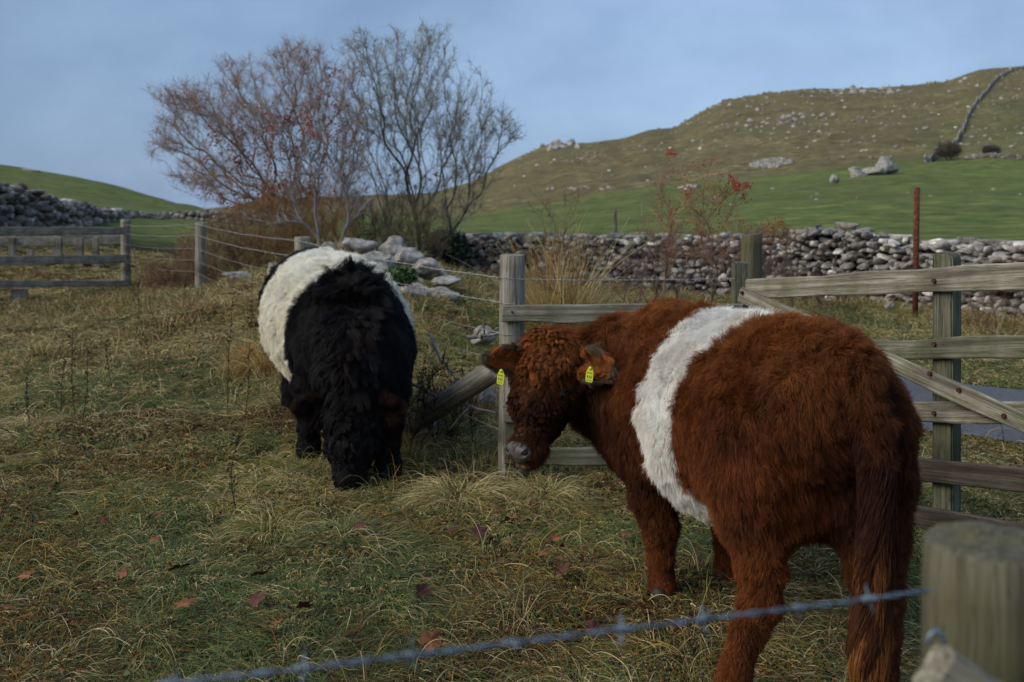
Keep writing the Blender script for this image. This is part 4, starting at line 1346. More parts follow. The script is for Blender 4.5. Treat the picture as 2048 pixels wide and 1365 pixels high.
def ear_tag(c, nrm, upv, parent, w=0.045, h=0.058):
    nrm = unit(nrm); upv = unit(upv - np.dot(upv, nrm) * nrm); s = np.cross(upv, nrm)
    prof = [(-.35, 1.0), (-.5, .78), (-.5, .12), (-.36, 0), (.36, 0), (.5, .12), (.5, .78), (.35, 1.0), (.16, 1.22), (-.16, 1.22)]
    th = 0.0016
    vv = [c + s * a * w + upv * (b_ - 1.1) * h + nrm * th * sg for sg in (1, -1) for a, b_ in prof]
    n = len(prof); ff = [tuple(range(n)), tuple(reversed(range(n, 2 * n)))] + [(i, (i + 1) % n, n + (i + 1) % n, n + i) for i in range(n)]
    o = mesh_obj('ear_tag', np.array(vv), ff, M['tag'], parent=parent, smooth=False)
    # the unreadable printed lines of the tag
    vv, ff = [], []
    for row, (zc, hh, xs) in enumerate(((.72, .10, (-.3, -.1, .12, .3)), (.42, .20, (-.25, .0, .24)), (.15, .08, (-.28, -.1, .1, .28)))):
        for x_ in xs:
            b0 = len(vv)
            for a, b_ in ((x_ - .05, zc - hh / 2), (x_ + .05, zc - hh / 2), (x_ + .05, zc + hh / 2), (x_ - .05, zc + hh / 2)):
                vv.append(c + s * a * w + upv * (b_ - 1.1) * h + nrm * (th + 0.0006))
            ff.append((b0, b0 + 1, b0 + 2, b0 + 3))
    mesh_obj('print', np.array(vv), ff, M['ink'], parent=o, smooth=False)
    v_, f_ = tubes([(np.array([c + upv * 0.006 * 0 + nrm * 0.001, c + nrm * 0.005]), [.007, .006])], 12)
    mesh_obj('button', v_, f_, M['tag'], parent=o)
    return o

# ================================================================== brown belted calf
hf = unit(V(-.50, -.83, 0))                 # direction the face looks
hs = unit(np.cross(hf, V(0, 0, 1)))         # sideways on the head
nf = unit(V(-.66, -.75, -.10))              # the muzzle is turned a little further
poll, fore, mid_f, muz = V(.150, 3.80, .915), V(.128, 3.765, .845), V(.092, 3.70, .735), V(.064, 3.638, .606)
rs = V(.95, .15, 0)                         # sideways on the trunk
rs2 = V(.85, .52, 0)
R = []
R += chain([(V(.925, 2.93, .90), (.215, .20)), (V(.89, 3.08, .855), (.275, .245)), (V(.85, 3.26, .78), (.305, .298)), (V(.79, 3.44, .742), (.32, .325)), (V(.71, 3.62, .775), (.297, .312))], side=rs, k=.06, sm=True)
R += chain([(V(.71, 3.62, .785), (.295, .30)), (V(.60, 3.78, .80), (.255, .285)), (V(.49, 3.87, .79), (.195, .25)), (V(.36, 3.88, .825), (.155, .215)), (V(.23, 3.85, .855), (.125, .155))], side=rs2, k=.07, sm=True)
# brisket and dewlap
R += [seg(V(.56, 3.74, .60), V(.43, 3.80, .66), (.13, .14), (.08, .11), side=rs2, k=.08)]
# withers and hip bones
R += [seg(V(.60, 3.78, .99), V(.80, 3.42, .985), .075, .075, k=.10), seg(V(.80, 3.42, .985), V(.925, 2.98, 1.035), .075, .07, k=.10)]
# head
R += [seg(poll, fore, (.120, .105), (.118, .10), side=hs, k=.06), seg(fore, mid_f, (.112, .098), (.083, .085), side=hs, k=.05), seg(mid_f, muz, (.080, .078), (.058, .052), side=hs, k=.04),
      seg(muz + V(0, 0, .006), muz + nf * .016 + V(0, 0, -.006), (.054, .048), (.050, .044), side=hs, k=.03),
      seg(V(.21, 3.82, .79), V(.115, 3.70, .655), (.085, .09), (.045, .045), side=hs, k=.05)]
# front legs
R += chain([(V(.45, 3.70, .74), (.10, .17)), (V(.485, 3.66, .56), (.085, .12))], side=V(0, 1, 0) * 0 + V(.8, .5, 0), k=.08)
R += chain([(V(.485, 3.66, .58), .088), (V(.515, 3.645, .43), .070), (V(.540, 3.635, .31), .052), (V(.545, 3.645, .20), .040), (V(.548, 3.645, .11), .042), (V(.550, 3.625, .06), .046)], k=.03)
R += chain([(V(.74, 3.84, .60), .10), (V(.79, 3.80, .44), .066), (V(.805, 3.79, .31), .050), (V(.815, 3.80, .20), .038), (V(.82, 3.80, .11), .041), (V(.82, 3.78, .06), .045)], k=.03)
# hind legs
R += chain([(V(.76, 3.04, .84), (.14, .21)), (V(.735, 3.03, .66), (.115, .165)), (V(.735, 3.00, .54), (.085, .115)), (V(.735, 2.93, .42), (.060, .075))], side=V(1, 0, 0), k=.06)
R += chain([(V(.735, 2.93, .42), (.058, .072)), (V(.725, 2.89, .345), (.050, .062)), (V(.69, 2.90, .25), .044), (V(.655, 2.925, .12), .042), (V(.635, 2.925, .06), .048)], side=V(1, 0, 0), k=.03)
R += chain([(V(1.04, 3.00, .84), (.14, .21)), (V(1.055, 3.00, .66), (.115, .165)), (V(1.06, 2.98, .54), (.085, .115)), (V(1.065, 2.92, .42), (.060, .075))], side=V(1, 0, 0), k=.06)
R += chain([(V(1.065, 2.92, .42), (.058, .072)), (V(1.07, 2.88, .345), (.050, .062)), (V(1.075, 2.89, .25), .044), (V(1.08, 2.92, .12), .042), (V(1.08, 2.92, .06), .048)], side=V(1, 0, 0), k=.03)
R += [seg(V(.84, 3.0, .63), V(.97, 3.0, .63), (.12, .12), (.12, .12), side=(0, 1, 0), k=.06)]
# tail
tail_pts = [V(.945, 2.80, 1.075), V(.965, 2.735, 1.02), V(.985, 2.70, .90), V(.99, 2.69, .74), V(.975, 2.69, .58), V(.96, 2.69, .46)]
R += chain(list(zip(tail_pts, (.045, .04, .032, .026, .022, .016))), k=.03)

# the belt: measured along the back
bpts = np.array([[.925, 2.80], [.89, 3.06], [.85, 3.26], [.79, 3.44], [.71, 3.62], [.60, 3.78], [.49, 3.87]])
bs = np.concatenate([[0], np.cumsum(np.linalg.norm(np.diff(bpts, axis=0), axis=1))])
def along(p, pts=bpts, s=bs):
    best = np.full(len(p), 1e9); out = np.zeros(len(p))
    for i in range(len(pts) - 1):
        a, b_ = pts[i], pts[i + 1]; d = b_ - a; L2 = d @ d
        t = ((p[:, :2] - a) @ d) / L2
        t = np.clip(t, 0 if i else -2, 1 if i < len(pts) - 2 else 2)
        q = p[:, :2] - a - t[:, None] * d
        dd = (q * q).sum(1)
        m = dd < best; best = np.where(m, dd, best); out = np.where(m, s[i] + t * math.sqrt(L2), out)
    return out
def belt_r(p):
    """> 0 inside the white belt"""
    s = along(p)
    z = p[:, 2]
    fore_e = np.interp(z, [.42, .55, .75, .95, 1.1], [.70, .775, .80, .82, .80])
    aft_e = np.interp(z, [.42, .50, .60, .75, .9, 1.0, 1.1], [.43, .50, .555, .545, .55, .52, .46])
    wob = vnoise(p * 7, 77) * 0.022 + vnoise(p * 22, 78) * 0.014
    m = np.minimum(fore_e - s, s - aft_e) + wob
    head = (p[:, 0] < .38) | (z < .40)
    return np.where(head, -1, m)
BROWN, BROWN_D, BROWN_L = V(.165, .048, .0135), V(.022, .0085, .0055), V(.32, .115, .034)
def brown_at(p):
    c = np.tile(BROWN, (len(p), 1))
    n = np.clip(vnoise(p * 5, 91) + .5 * vnoise(p * 14, 92) + .35, 0, 1)[:, None]
    c = c * (1 - n * .40) + BROWN_L * (n * .40)
    dk = np.clip(vnoise(p * 7 + 3, 93) + .6 * vnoise(p * 19, 94) - .05, 0, 1)[:, None] * .75
    c = c * (1 - dk) + BROWN_D * 1.8 * dk
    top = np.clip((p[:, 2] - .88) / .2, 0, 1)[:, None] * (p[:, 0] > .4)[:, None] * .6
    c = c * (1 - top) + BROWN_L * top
    # darker face, throat and the tail channel
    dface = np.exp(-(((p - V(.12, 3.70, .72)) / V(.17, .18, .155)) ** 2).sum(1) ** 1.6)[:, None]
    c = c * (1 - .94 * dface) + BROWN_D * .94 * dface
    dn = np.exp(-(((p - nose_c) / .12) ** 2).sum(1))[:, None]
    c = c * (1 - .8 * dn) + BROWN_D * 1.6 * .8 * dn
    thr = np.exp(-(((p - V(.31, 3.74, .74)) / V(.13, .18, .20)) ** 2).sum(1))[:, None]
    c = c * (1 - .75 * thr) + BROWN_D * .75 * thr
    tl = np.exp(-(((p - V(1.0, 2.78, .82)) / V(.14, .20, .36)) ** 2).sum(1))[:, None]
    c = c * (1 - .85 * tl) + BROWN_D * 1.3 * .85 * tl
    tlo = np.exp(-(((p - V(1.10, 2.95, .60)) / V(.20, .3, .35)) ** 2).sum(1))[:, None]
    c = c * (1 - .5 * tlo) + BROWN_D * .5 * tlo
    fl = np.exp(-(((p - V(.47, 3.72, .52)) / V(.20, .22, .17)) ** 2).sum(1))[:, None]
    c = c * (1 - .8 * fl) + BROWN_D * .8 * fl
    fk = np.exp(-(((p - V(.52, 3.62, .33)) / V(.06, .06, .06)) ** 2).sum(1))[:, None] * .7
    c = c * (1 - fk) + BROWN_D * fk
    crown = np.exp(-(((p - V(.10, 3.70, .96)) / V(.13, .14, .09)) ** 2).sum(1))[:, None]
    c = c * (1 - .6 * crown) + BROWN_L * .6 * crown
    return c
nose_c = muz + nf * .060 + V(0, 0, -.004)
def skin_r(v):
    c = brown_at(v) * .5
    c = np.where((belt_r(v) > 0)[:, None], V(.45, .42, .36), c)
    d = np.linalg.norm((v - nose_c) * V(1, 1, 1.15), axis=1)
    c = np.where((d < .16)[:, None] & (v[:, 0] < .2)[:, None], BROWN_D, c)
    c = np.where((d < .074)[:, None], V(.36, .20, .07), c)
    c = np.where((d < .052)[:, None], V(.10, .09, .09), c)
    return c
def in_head(p):
    return p[:, 0] < .40
def headness(p):
    d = np.linalg.norm((p - V(.115, 3.74, .80)) / V(.19, .19, .21), axis=1)
    return d < 1.0
def near_nose(p): return np.linalg.norm((p - nose_c) * V(1, 1, 1.15), axis=1)
def near_tail(p):
    best = np.full(len(p), 1e9)
    for i in range(1, len(tail_pts) - 1):
        a, b_ = tail_pts[i], tail_pts[i + 1]; d = b_ - a; t = np.clip((p - a) @ d / (d @ d), 0, 1)
        best = np.minimum(best, np.linalg.norm(p - a - t[:, None] * d, axis=1))
    return (best < .05) & (p[:, 2] < .80)
def comb_body(p, n):
    back = V(.35, -.8, -.55)
    g = np.tile(back, (len(p), 1))
    low = np.clip((.9 - p[:, 2]) / .5, 0, 1)[:, None]
    g = g * (1 - low * .6) + V(.05, -.1, -1) * low * .9
    fr = np.clip((p[:, 1] - 3.6) / .2, 0, 1)[:, None]
    return g * (1 - .3 * fr) + V(.5, .0, -.8) * .4 * fr + vn3(p * 4, 12) * .5
def len_body(p):
    z = p[:, 2]
    l = np.interp(z, [.0, .12, .3, .45, .6, .8, 1.1], [.012, .016, .022, .036, .046, .042, .040])
    return l * (1 + .25 * vnoise(p * 6, 15))
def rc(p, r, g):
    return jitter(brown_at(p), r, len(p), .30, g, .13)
def wc(p, r, g):
    c = np.tile(V(.90, .87, .80), (len(p), 1)); n = np.clip(vnoise(p * 9, 61) * .5 + .35 - (p[:, 2] - .8) * .8, 0, 1)[:, None] * .45
    c = c * (1 - n) + V(.74, .64, .44) * n
    return jitter(c, r, len(p), .10, g, .05)

red_parts = dict(name='belted_calf', base=(.80, 3.35, 0), cat='calf', seed=3, voxel=.0135,
    label='shaggy red brown calf with white belt and yellow ear tags looking back', segs=R, skin=skin_r,
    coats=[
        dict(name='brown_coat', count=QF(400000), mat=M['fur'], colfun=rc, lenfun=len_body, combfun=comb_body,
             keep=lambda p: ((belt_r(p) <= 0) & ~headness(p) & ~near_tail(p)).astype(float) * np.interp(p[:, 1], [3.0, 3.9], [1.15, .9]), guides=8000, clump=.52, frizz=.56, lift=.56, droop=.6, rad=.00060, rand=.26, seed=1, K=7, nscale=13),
        dict(name='white_belt', count=QF(150000), mat=M['fur'], colfun=wc, lenfun=lambda p: len_body(p) * .95, combfun=comb_body,
             keep=lambda p: (belt_r(p) > 0).astype(float), guides=2900, clump=.52, frizz=.56, lift=.56, droop=.6, rad=.00060, rand=.26, seed=2, K=7, nscale=13),
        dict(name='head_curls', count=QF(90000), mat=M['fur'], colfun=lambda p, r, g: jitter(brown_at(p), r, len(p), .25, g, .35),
             lenfun=lambda p: np.clip(.036 * np.interp(near_nose(p), [.065, .11, .18], [.2, .5, 1.0]), .006, .06) * np.where(p[:, 2] > .72, 1, .7),
             combfun=lambda p, n: np.tile(V(-.1, -.1, -1), (len(p), 1)), keep=lambda p: (headness(p) & (near_nose(p) > .066)).astype(float) * np.where(p[:, 2] > .70, 1.2, .8), guides=1700, clump=.95, frizz=.55, lift=.65, droop=.5,
             rad=.00055, K=14, seed=4, curl=.0062, turns=1.7, lenvar=.12, nscale=12),
    ])
red, (rv, rt, rn) = calf(red_parts)
# tail switch: long hanging strands
def tail_hair(parent, pts, count, seed, cols, Ltop=.10, Lbot=.36, spread=.035, K=14, rad=.0010):
    rng = np.random.default_rng(seed)
    pts = np.array(pts); s = np.linspace(0, 1, len(pts))
    u = rng.random(count) ** .8
    base = np.stack([np.interp(u, s, pts[:, i]) for i in range(3)], 1)
    ng = 110; gu = rng.random(ng); ga = rng.uniform(0, 6.28, ng)
    gid = rng.integers(0, ng, count)
    a = ga[gid] + rng.normal(size=count) * .45
    u = np.clip(gu[gid] + rng.normal(size=count) * .06, 0, 1)
    base = np.stack([np.interp(u, s, pts[:, i]) for i in range(3)], 1)
    n = np.stack([np.cos(a), np.sin(a), 0 * a], 1)
    L = (Ltop + (Lbot - Ltop) * u ** 1.3) * rng.uniform(.75, 1.1, count)
    out = np.zeros((count, K, 3))
    ph = (rng.uniform(0, 6.28, ng)[gid]); am = rng.uniform(.006, .016, ng)[gid]; fr = rng.uniform(14, 26, ng)[gid]
    for k in range(K):
        t = k / (K - 1)
        wob = am * min(1, t * 3)
        p = base + n * (.014 + spread * math.sin(min(t * 1.1, 1) * math.pi / 2) * (1 - .55 * t))[:, None] if False else base + n * (.014 + spread * np.sin(min(t * 1.3, 1) * math.pi / 2) * (1 - .5 * t))
        z = L * t
        p = p + np.stack([wob * np.sin(ph + z * fr), wob * np.cos(ph * 1.3 + z * fr), -z], 1)
        out[:, k] = p
    r = rad * (1 - .6 * np.linspace(0, 1, K) ** 2)[None, :] * rng.uniform(.7, 1.3, count)[:, None]
    f = (1 - np.clip((base[:, 2] - .45) / .25, 0, 1))[:, None] * rng.uniform(.1, 1, (ng, 1))[gid]
    col = cols[0] * (1 - f) + cols[1] * f
    return curves_obj('tail_switch', out, r, jitter(col, rng, count, .3), M['fur'], parent)
tail_hair(red, tail_pts[1:], QF(20000), 8, (V(.038, .013, .008), V(.30, .12, .035)), Ltop=.12, Lbot=.30, spread=.036)

# face of the brown calf
def on_surface(p, segs, steps=12):
    p = np.array([p]); e = .002
    for _ in range(steps):
        f0 = body_sdf(p, segs); g = np.stack([body_sdf(p + V(*q), segs) - f0 for q in ((e, 0, 0), (0, e, 0), (0, 0, e))], 1) / e
        p = p - (f0 / np.maximum(np.linalg.norm(g, axis=1), .3))[:, None] * unit(g)
    return p[0], unit(g)[0]
hu = unit(np.cross(hs, hf)) ; hu = hu if hu[2] > 0 else -hu
ns = unit(np.cross(nf, V(0, 0, 1))); ns = ns if ns[0] > 0 else -ns
nu = np.cross(ns, nf); nu = nu if nu[2] > 0 else -nu
# nose pad: built as its own close surface, a broad wedge with two cut nostrils
pc = on_surface(nose_c, R)[0] - nf * .001
npad = [seg(pc - ns * .030 + nu * .004, pc + ns * .030 + nu * .004, (.030, .026), (.030, .026), side=nu, k=.02, e=.9),
        seg(pc - nu * .010, pc - nu * .026, (.030, .022), (.024, .018), side=ns, k=.02),
        seg(pc + nu * .012 - nf * .006, pc + nu * .026 - nf * .012, (.030, .020), (.022, .014), side=ns, k=.02)]
for sg in (-1, 1):
    npad += [seg(pc + sg * ns * .036 + nf * .024 + nu * .002, pc + sg * ns * .050 + nf * .008 + nu * .016, (.0080, .0075), (.0075, .006), side=nu, neg=True, k=.005)]
nv_, np_, nt_, nn_ = sdf_mesh(npad, .0042, 4)
nose = mesh_obj('nose', nv_, np_, M['nose'], parent=red)
for sg in (-1, 1):
    ellipsoid_obj('nostril', pc + sg * ns * .041 + nf * .0145 + nu * .007, (unit(ns * sg * .75 + nu * .65), nf, unit(nu - ns * sg * .7)), (.0105, .0070, .0062), M['nostril'], nose)
# chin and lower lip
lv, lp, lt, ln = sdf_mesh([seg(nose_c - nf * .030 - ns * .018 + V(0, 0, -.050), nose_c - nf * .030 + ns * .018 + V(0, 0, -.050), (.024, .016), (.024, .016), side=nf, k=.02)], .006, 3)
mesh_obj('lower_lip', lv, lp, noise_mat('tan lip', [(0.3, (0.12, 0.07, 0.03)), (0.7, (0.26, 0.16, 0.08))], 60, rough=.6), parent=red)
mcol = V(.42, .23, .08)
fur('muzzle_hair', red, rv, rt, rn, QF(12000), M['fur'], lambda p, r, g: jitter(np.where((near_nose(p) < .072)[:, None], mcol, BROWN_D * 1.3), r, len(p), .25), lambda p: np.full(len(p), .008),
    lambda p, n: (p - nose_c) * 1.0, keep=lambda p: ((near_nose(p) > .050) & (near_nose(p) < .10)).astype(float), guides=500, clump=.3, frizz=.3, lift=.35, droop=.2, rad=.0006, seed=21, K=5)
for sg, zz in ((-1, .795), (1, .795)):
    p0, n0 = on_surface(mid_f * .35 + fore * .65 + sg * hs * .115 + hf * .030 + V(0, 0, -.015), R)
    e_ = ellipsoid_obj('eye', p0 + n0 * .004, (n0, unit(np.cross(n0, V(0, 0, 1))), V(0, 0, 1)), (.013, .018, .016), M['eye'], red)
    a_ = np.linspace(0, 2 * math.pi, 20); t1 = unit(np.cross(n0, V(0, 0, 1))); t2 = np.cross(t1, n0)
    ring = p0 + n0 * .012 + .023 * np.cos(a_)[:, None] * t1 + .019 * np.sin(a_)[:, None] * t2
    v_, f_ = tubes([(ring, .0055)], 6, False); mesh_obj('eyelid', v_, f_, M['nostril'], parent=e_)
er = np.random.default_rng(4)
ear('ear', V(.045, 3.745, .900), V(-.095, 3.70, .940), .105, V(-.05, -1, .05), red, V(.13, .05, .02), V(.40, .13, .032), er, mat=M['ear_skin'], edge=V(.13, .085, .055), nh=QF(7000), hl=.030)
ear('ear', V(.250, 3.69, .915), V(.365, 3.60, .900), .120, V(-.2, -1, .10), red, V(.09, .045, .022), V(.30, .10, .028), er, mat=M['ear_skin'], edge=V(.12, .085, .055), nh=QF(8000), hl=.036)
ear_tag(P(1003, 742, 3.665), V(-.55, -1, .05), V(.10, 0, 1), red, w=.029, h=.046)
ear_tag(P(1181, 737, 3.60), V(-.55, -1, .05), V(.12, 0, 1), red, w=.029, h=.046)
for c, f_ in ((V(.550, 3.625, .0), V(-.15, .2, 0)), (V(.82, 3.785, .0), V(-.2, 1, 0)), (V(.63, 2.925, .0), V(-.25, 1, 0)), (V(1.08, 2.92, .0), V(-.15, 1, 0))):
    c = c + V(0, 0, gz(c[0], c[1])); hoof(c, f_ if abs(f_[1]) > .5 else V(-.5, -.8, 0) * -1 + V(-1.2, 0, 0), red)

# ================================================================== black belted calf, grazing towards the camera
bsd = V(.97, .24, 0)
B = []
B += chain([(V(-1.42, 6.95, .88), (.24, .26)), (V(-1.33, 6.70, .83), (.33, .34)), (V(-1.20, 6.40, .77), (.375, .39)), (V(-1.07, 6.10, .75), (.385, .395)), (V(-.97, 5.85, .74), (.345, .35)), (V(-.885, 5.62, .71), (.290, .30))], side=bsd, k=.07, sm=True)
B += chain([(V(-.885, 5.62, .71), (.290, .30)), (V(-.86, 5.46, .66), (.235, .25)), (V(-.845, 5.36, .56), (.185, .19)), (V(-.84, 5.31, .46), (.15, .15))], side=V(1, .1, 0), k=.09, sm=True)
B += [seg(V(-.88, 5.55, .50), V(-.90, 5.7, .50), .2, .22, k=.1)]
bhf = unit(V(-.02, -.80, .20)); bhs = V(1, .03, 0)
bp, bf_, bm_, bz = V(-.835, 5.30, .42), V(-.838, 5.285, .36), V(-.842, 5.225, .22), V(-.845, 5.185, .065)
B += [seg(bp, bf_, (.165, .13), (.175, .125), side=bhs, k=.06), seg(bf_, bm_, (.172, .125), (.122, .10), side=bhs, k=.05), seg(bm_, bz, (.118, .095), (.082, .068), side=bhs, k=.04), seg(bz, bz + V(0, -.012, -.03), (.072, .058), (.066, .05), side=bhs, k=.03)]
B += [seg(V(-.84, 5.33, .32), V(-.85, 5.27, .12), (.09, .09), (.05, .05), side=bhs, k=.05)]
for sx, fx, fy, rx in ((-.70, -.665, 5.30, 0), (-1.06, -1.17, 5.72, 0)):
    B += chain([(V(sx, 5.58, .66), (.14, .17)), (V((sx + fx) / 2, (5.55 + fy) / 2, .46), .105), (V(fx, fy + .02, .32), .068), (V(fx, fy + .03, .20), .052), (V(fx, fy + .02, .10), .055), (V(fx, fy, .06), .058)], k=.05)
for sx, fx in ((-1.52, -1.55), (-1.15, -1.16)):
    B += chain([(V(sx, 6.85, .75), (.15, .2)), (V(sx, 6.85, .55), .11), (V(fx, 7.0, .38), .062), (V(fx, 6.96, .2), .048), (V(fx, 6.93, .06), .052)], k=.05)
bb = np.array([[-1.40, 7.1], [-1.30, 6.70], [-1.20, 6.40], [-1.09, 6.10], [-.99, 5.85], [-.90, 5.62], [-.86, 5.46]])
bbs = np.concatenate([[0], np.cumsum(np.linalg.norm(np.diff(bb, axis=0), axis=1))])
def belt_b(p):
    s = along(p, bb, bbs); z = p[:, 2]
    fe = np.interp(z, [.35, .5, .7, .9, 1.05, 1.12], [1.16, 1.27, 1.36, 1.41, 1.44, 1.48]); ae = np.interp(z, [.35, .9, 1.1], [.72, .62, .60])
    fe = fe + .09 * np.clip((p[:, 0] + 1.0) / .4, 0, 1)
    m = np.minimum(fe - s, s - ae) + vnoise(p * 6, 71) * .02 + vnoise(p * 20, 72) * .012
    return np.where((z < .36) | (p[:, 1] < 5.5), -1, m)
BLK = V(.0055, .0044, .0045)
def bc(p, r, g):
    c = np.tile(BLK, (len(p), 1)); w = (vnoise(p * 6, 41) > .35)[:, None] * .6
    c = c * (1 - w) + V(.010, .006, .005) * w
    return jitter(c, r, len(p), .3, g, .25)
def comb_b(p, n):
    g = np.tile(V(-.15, .5, -.7), (len(p), 1)); low = np.clip((.95 - p[:, 2]) / .4, 0, 1)[:, None]
    return g * (1 - low) + V(0, -.1, -1) * low + vn3(p * 4, 13) * .8
def headb(p): return (np.linalg.norm((p - V(-.84, 5.22, .25)) / V(.24, .20, .28), axis=1) < 1)
blk = dict(name='belted_calf', base=(-1.08, 6.1, 0), cat='calf', seed=5, voxel=.017, segs=B,
    label='black calf with a broad white belt grazing head down beside the wire fence',
    skin=lambda v: np.where((belt_b(v) > 0)[:, None], V(.42, .40, .33), V(.005, .0045, .005)),
    coats=[dict(name='black_coat', count=QF(260000), mat=M['fur_dark'], colfun=bc, lenfun=lambda p: np.interp(p[:, 2], [0, .25, .5, .8, 1.1], [.02, .025, .038, .044, .046]) * (1 + .2 * vnoise(p * 5, 3)), combfun=comb_b,
               keep=lambda p: ((belt_b(p) <= 0) & ~headb(p)).astype(float) * np.where(p[:, 1] < 6.6, 1, .4), guides=4200, clump=.50, frizz=.75, lift=.48, droop=.7, rad=.00075, rand=.24, seed=31, K=7, nscale=8),
           dict(name='white_belt', count=QF(120000), mat=M['fur'], colfun=lambda p, r, g: jitter(wc(p, r, g) * V(.97, .96, .90), r, len(p), .05), lenfun=lambda p: np.full(len(p), .042), combfun=comb_b,
               keep=lambda p: (belt_b(p) > 0).astype(float), guides=4200, clump=.58, rand=.2, frizz=.8, lift=.55, droop=.3, rad=.0009, seed=32, K=7, nscale=16),
           dict(name='head_curls', count=QF(60000), mat=M['fur_dark'], colfun=bc, lenfun=lambda p: np.interp(p[:, 2], [0, .12, .25, .45], [.010, .018, .035, .05]), combfun=lambda p, n: np.tile(V(0, -.1, -1), (len(p), 1)),
               keep=lambda p: headb(p).astype(float), guides=700, clump=.95, frizz=.4, lift=.5, droop=.6, rad=.0012, K=10, seed=33, curl=.010, turns=1.4, nscale=12)])
black, (kv, kt, kn) = calf(blk)
# crest tuft on the withers
rngc = np.random.default_rng(9)
tp, tn = grow(kv, kt, kn, QF(3500), rngc, lambda p: np.exp(-(((p - V(-.90, 5.60, 1.02)) / V(.10, .12, .12)) ** 2).sum(1)))
fur('withers_tuft', black, kv, kt, kn, QF(9000), M['fur_dark'], bc, lambda p: np.full(len(p), .105), lambda p, n: V(0, 0, .9) + vn3(p * 9, 8) * 1.0 + 0 * p,
    keep=lambda p: np.exp(-(((p - V(-.90, 5.60, 1.02)) / V(.11, .13, .09)) ** 2).sum(1)) * (p[:, 2] > .92), guides=130, clump=.85, frizz=.6, lift=.7, droop=.35, rad=.0011, seed=35, K=9, nscale=8)
# mane parting down the neck
fur('mane', black, kv, kt, kn, QF(26000), M['fur_dark'], lambda p, r, g: bc(p, r, g) * 1.4, lambda p: np.full(len(p), .095), lambda p, n: np.stack([np.sign(p[:, 0] + .87) * .5, p[:, 0] * 0 - .2, p[:, 0] * 0 - 1], 1) + vn3(p * 8, 8) * .5,
    keep=lambda p: (np.abs(p[:, 0] + .875) < .13) * (p[:, 2] > .5) * (p[:, 1] < 5.62) * 1.0, guides=330, clump=.88, frizz=.5, lift=.4, droop=.9, rad=.0011, seed=36, K=9, nscale=8)
ear('ear', V(-.985, 5.20, .435), V(-1.125, 5.19, .440), .115, V(0, -1, -.25), black, V(.014, .007, .006), V(.012, .007, .006), er, mat=M['ear_black'], nh=QF(4000), hl=.05, edge=V(.030, .013, .010))
ear('ear', V(-.695, 5.20, .435), V(-.580, 5.19, .450), .115, V(0, -1, -.25), black, V(.014, .007, .006), V(.012, .007, .006), er, mat=M['ear_black'], nh=QF(4000), hl=.05, edge=V(.042, .016, .012))
bn = bz + V(0, -.036, -.040)
nv_, np_, nt_, nn_ = sdf_mesh([seg(bn - bhs * .03, bn + bhs * .03, (.034, .028), (.034, .028), side=V(0, 0, 1), k=.02, e=.9)], .006, 3)
mesh_obj('nose', nv_, np_, noise_mat('black nose', [(0.3, (0.006, 0.006, 0.006)), (0.7, (0.014, 0.013, 0.014))], 90, rough=.8, spec=.2), parent=black)
for sg in (-1, 1):
    p0, n0 = on_surface(bf_ * .45 + bm_ * .55 + sg * bhs * .14 + V(0, -.03, .02), B)
    ellipsoid_obj('eye', p0 + n0 * .008, (n0, unit(np.cross(n0, V(0, 0, 1))), V(0, 0, 1)), (.016, .022, .019), M['eye'], black)
for c in (V(-.665, 5.30, 0), V(-1.17, 5.72, 0), V(-1.55, 6.93, 0), V(-1.16, 6.93, 0)):
    hoof(c + V(0, 0, gz(c[0], c[1])), V(.1, -1, 0), black, .06)
# ------------------------------------------------------------------ trees and shrubs
def grow_tree(base, env, nattr, rng, steps=4, wob=.08, up=.25, trunk_bias=.35, extra_nodes=None, base_nodes=None):
    """branch skeleton: every attractor is joined to the cheapest existing node"""
    nodes = [np.array(b_, float) for b_ in base_nodes] if base_nodes else [np.array(base, float)]
    parent = [-1] + [0] * (len(nodes) - 1) if base_nodes else [-1]
    plen = [0.0] * len(nodes)
    att = env(nattr, rng)
    d0 = np.linalg.norm(att - nodes[0], axis=1); att = att[np.argsort(d0 + rng.normal(size=len(att)) * .25)]
    cap = nattr * steps + len(nodes) + 10
    NP = np.zeros((cap, 3)); PL = np.zeros(cap); n = len(nodes)
    NP[:n] = nodes; PL[:n] = 0
    PD = np.zeros((cap, 3)); PD[:n] = V(0, 0, 1)
    for a in att:
        dv = a - NP[:n]; d = np.linalg.norm(dv, axis=1)
        ang = (dv * PD[:n]).sum(1) / np.maximum(d, 1e-6)
        cost = d * (1.35 - .35 * ang) + trunk_bias * PL[:n]
        k = int(np.argmin(cost)); p0 = NP[k].copy(); L = d[k]
        if L < .02: continue
        m = max(2, min(steps, int(L / .12) + 1))
        d_in = PD[k]; prev = k
        c1 = p0 + d_in * L * .33 + V(0, 0, up * L * .12)
        for i in range(1, m + 1):
            t = i / m
            q = (1 - t) ** 2 * p0 + 2 * t * (1 - t) * c1 + t * t * a
            if i < m: q = q + rng.normal(size=3) * wob * L / m * 1.0
            NP[n] = q; parent.append(prev); PL[n] = PL[prev] + np.linalg.norm(q - NP[prev])
            PD[n] = unit(q - NP[prev]); prev = n; n += 1
    return NP[:n], np.array(parent)

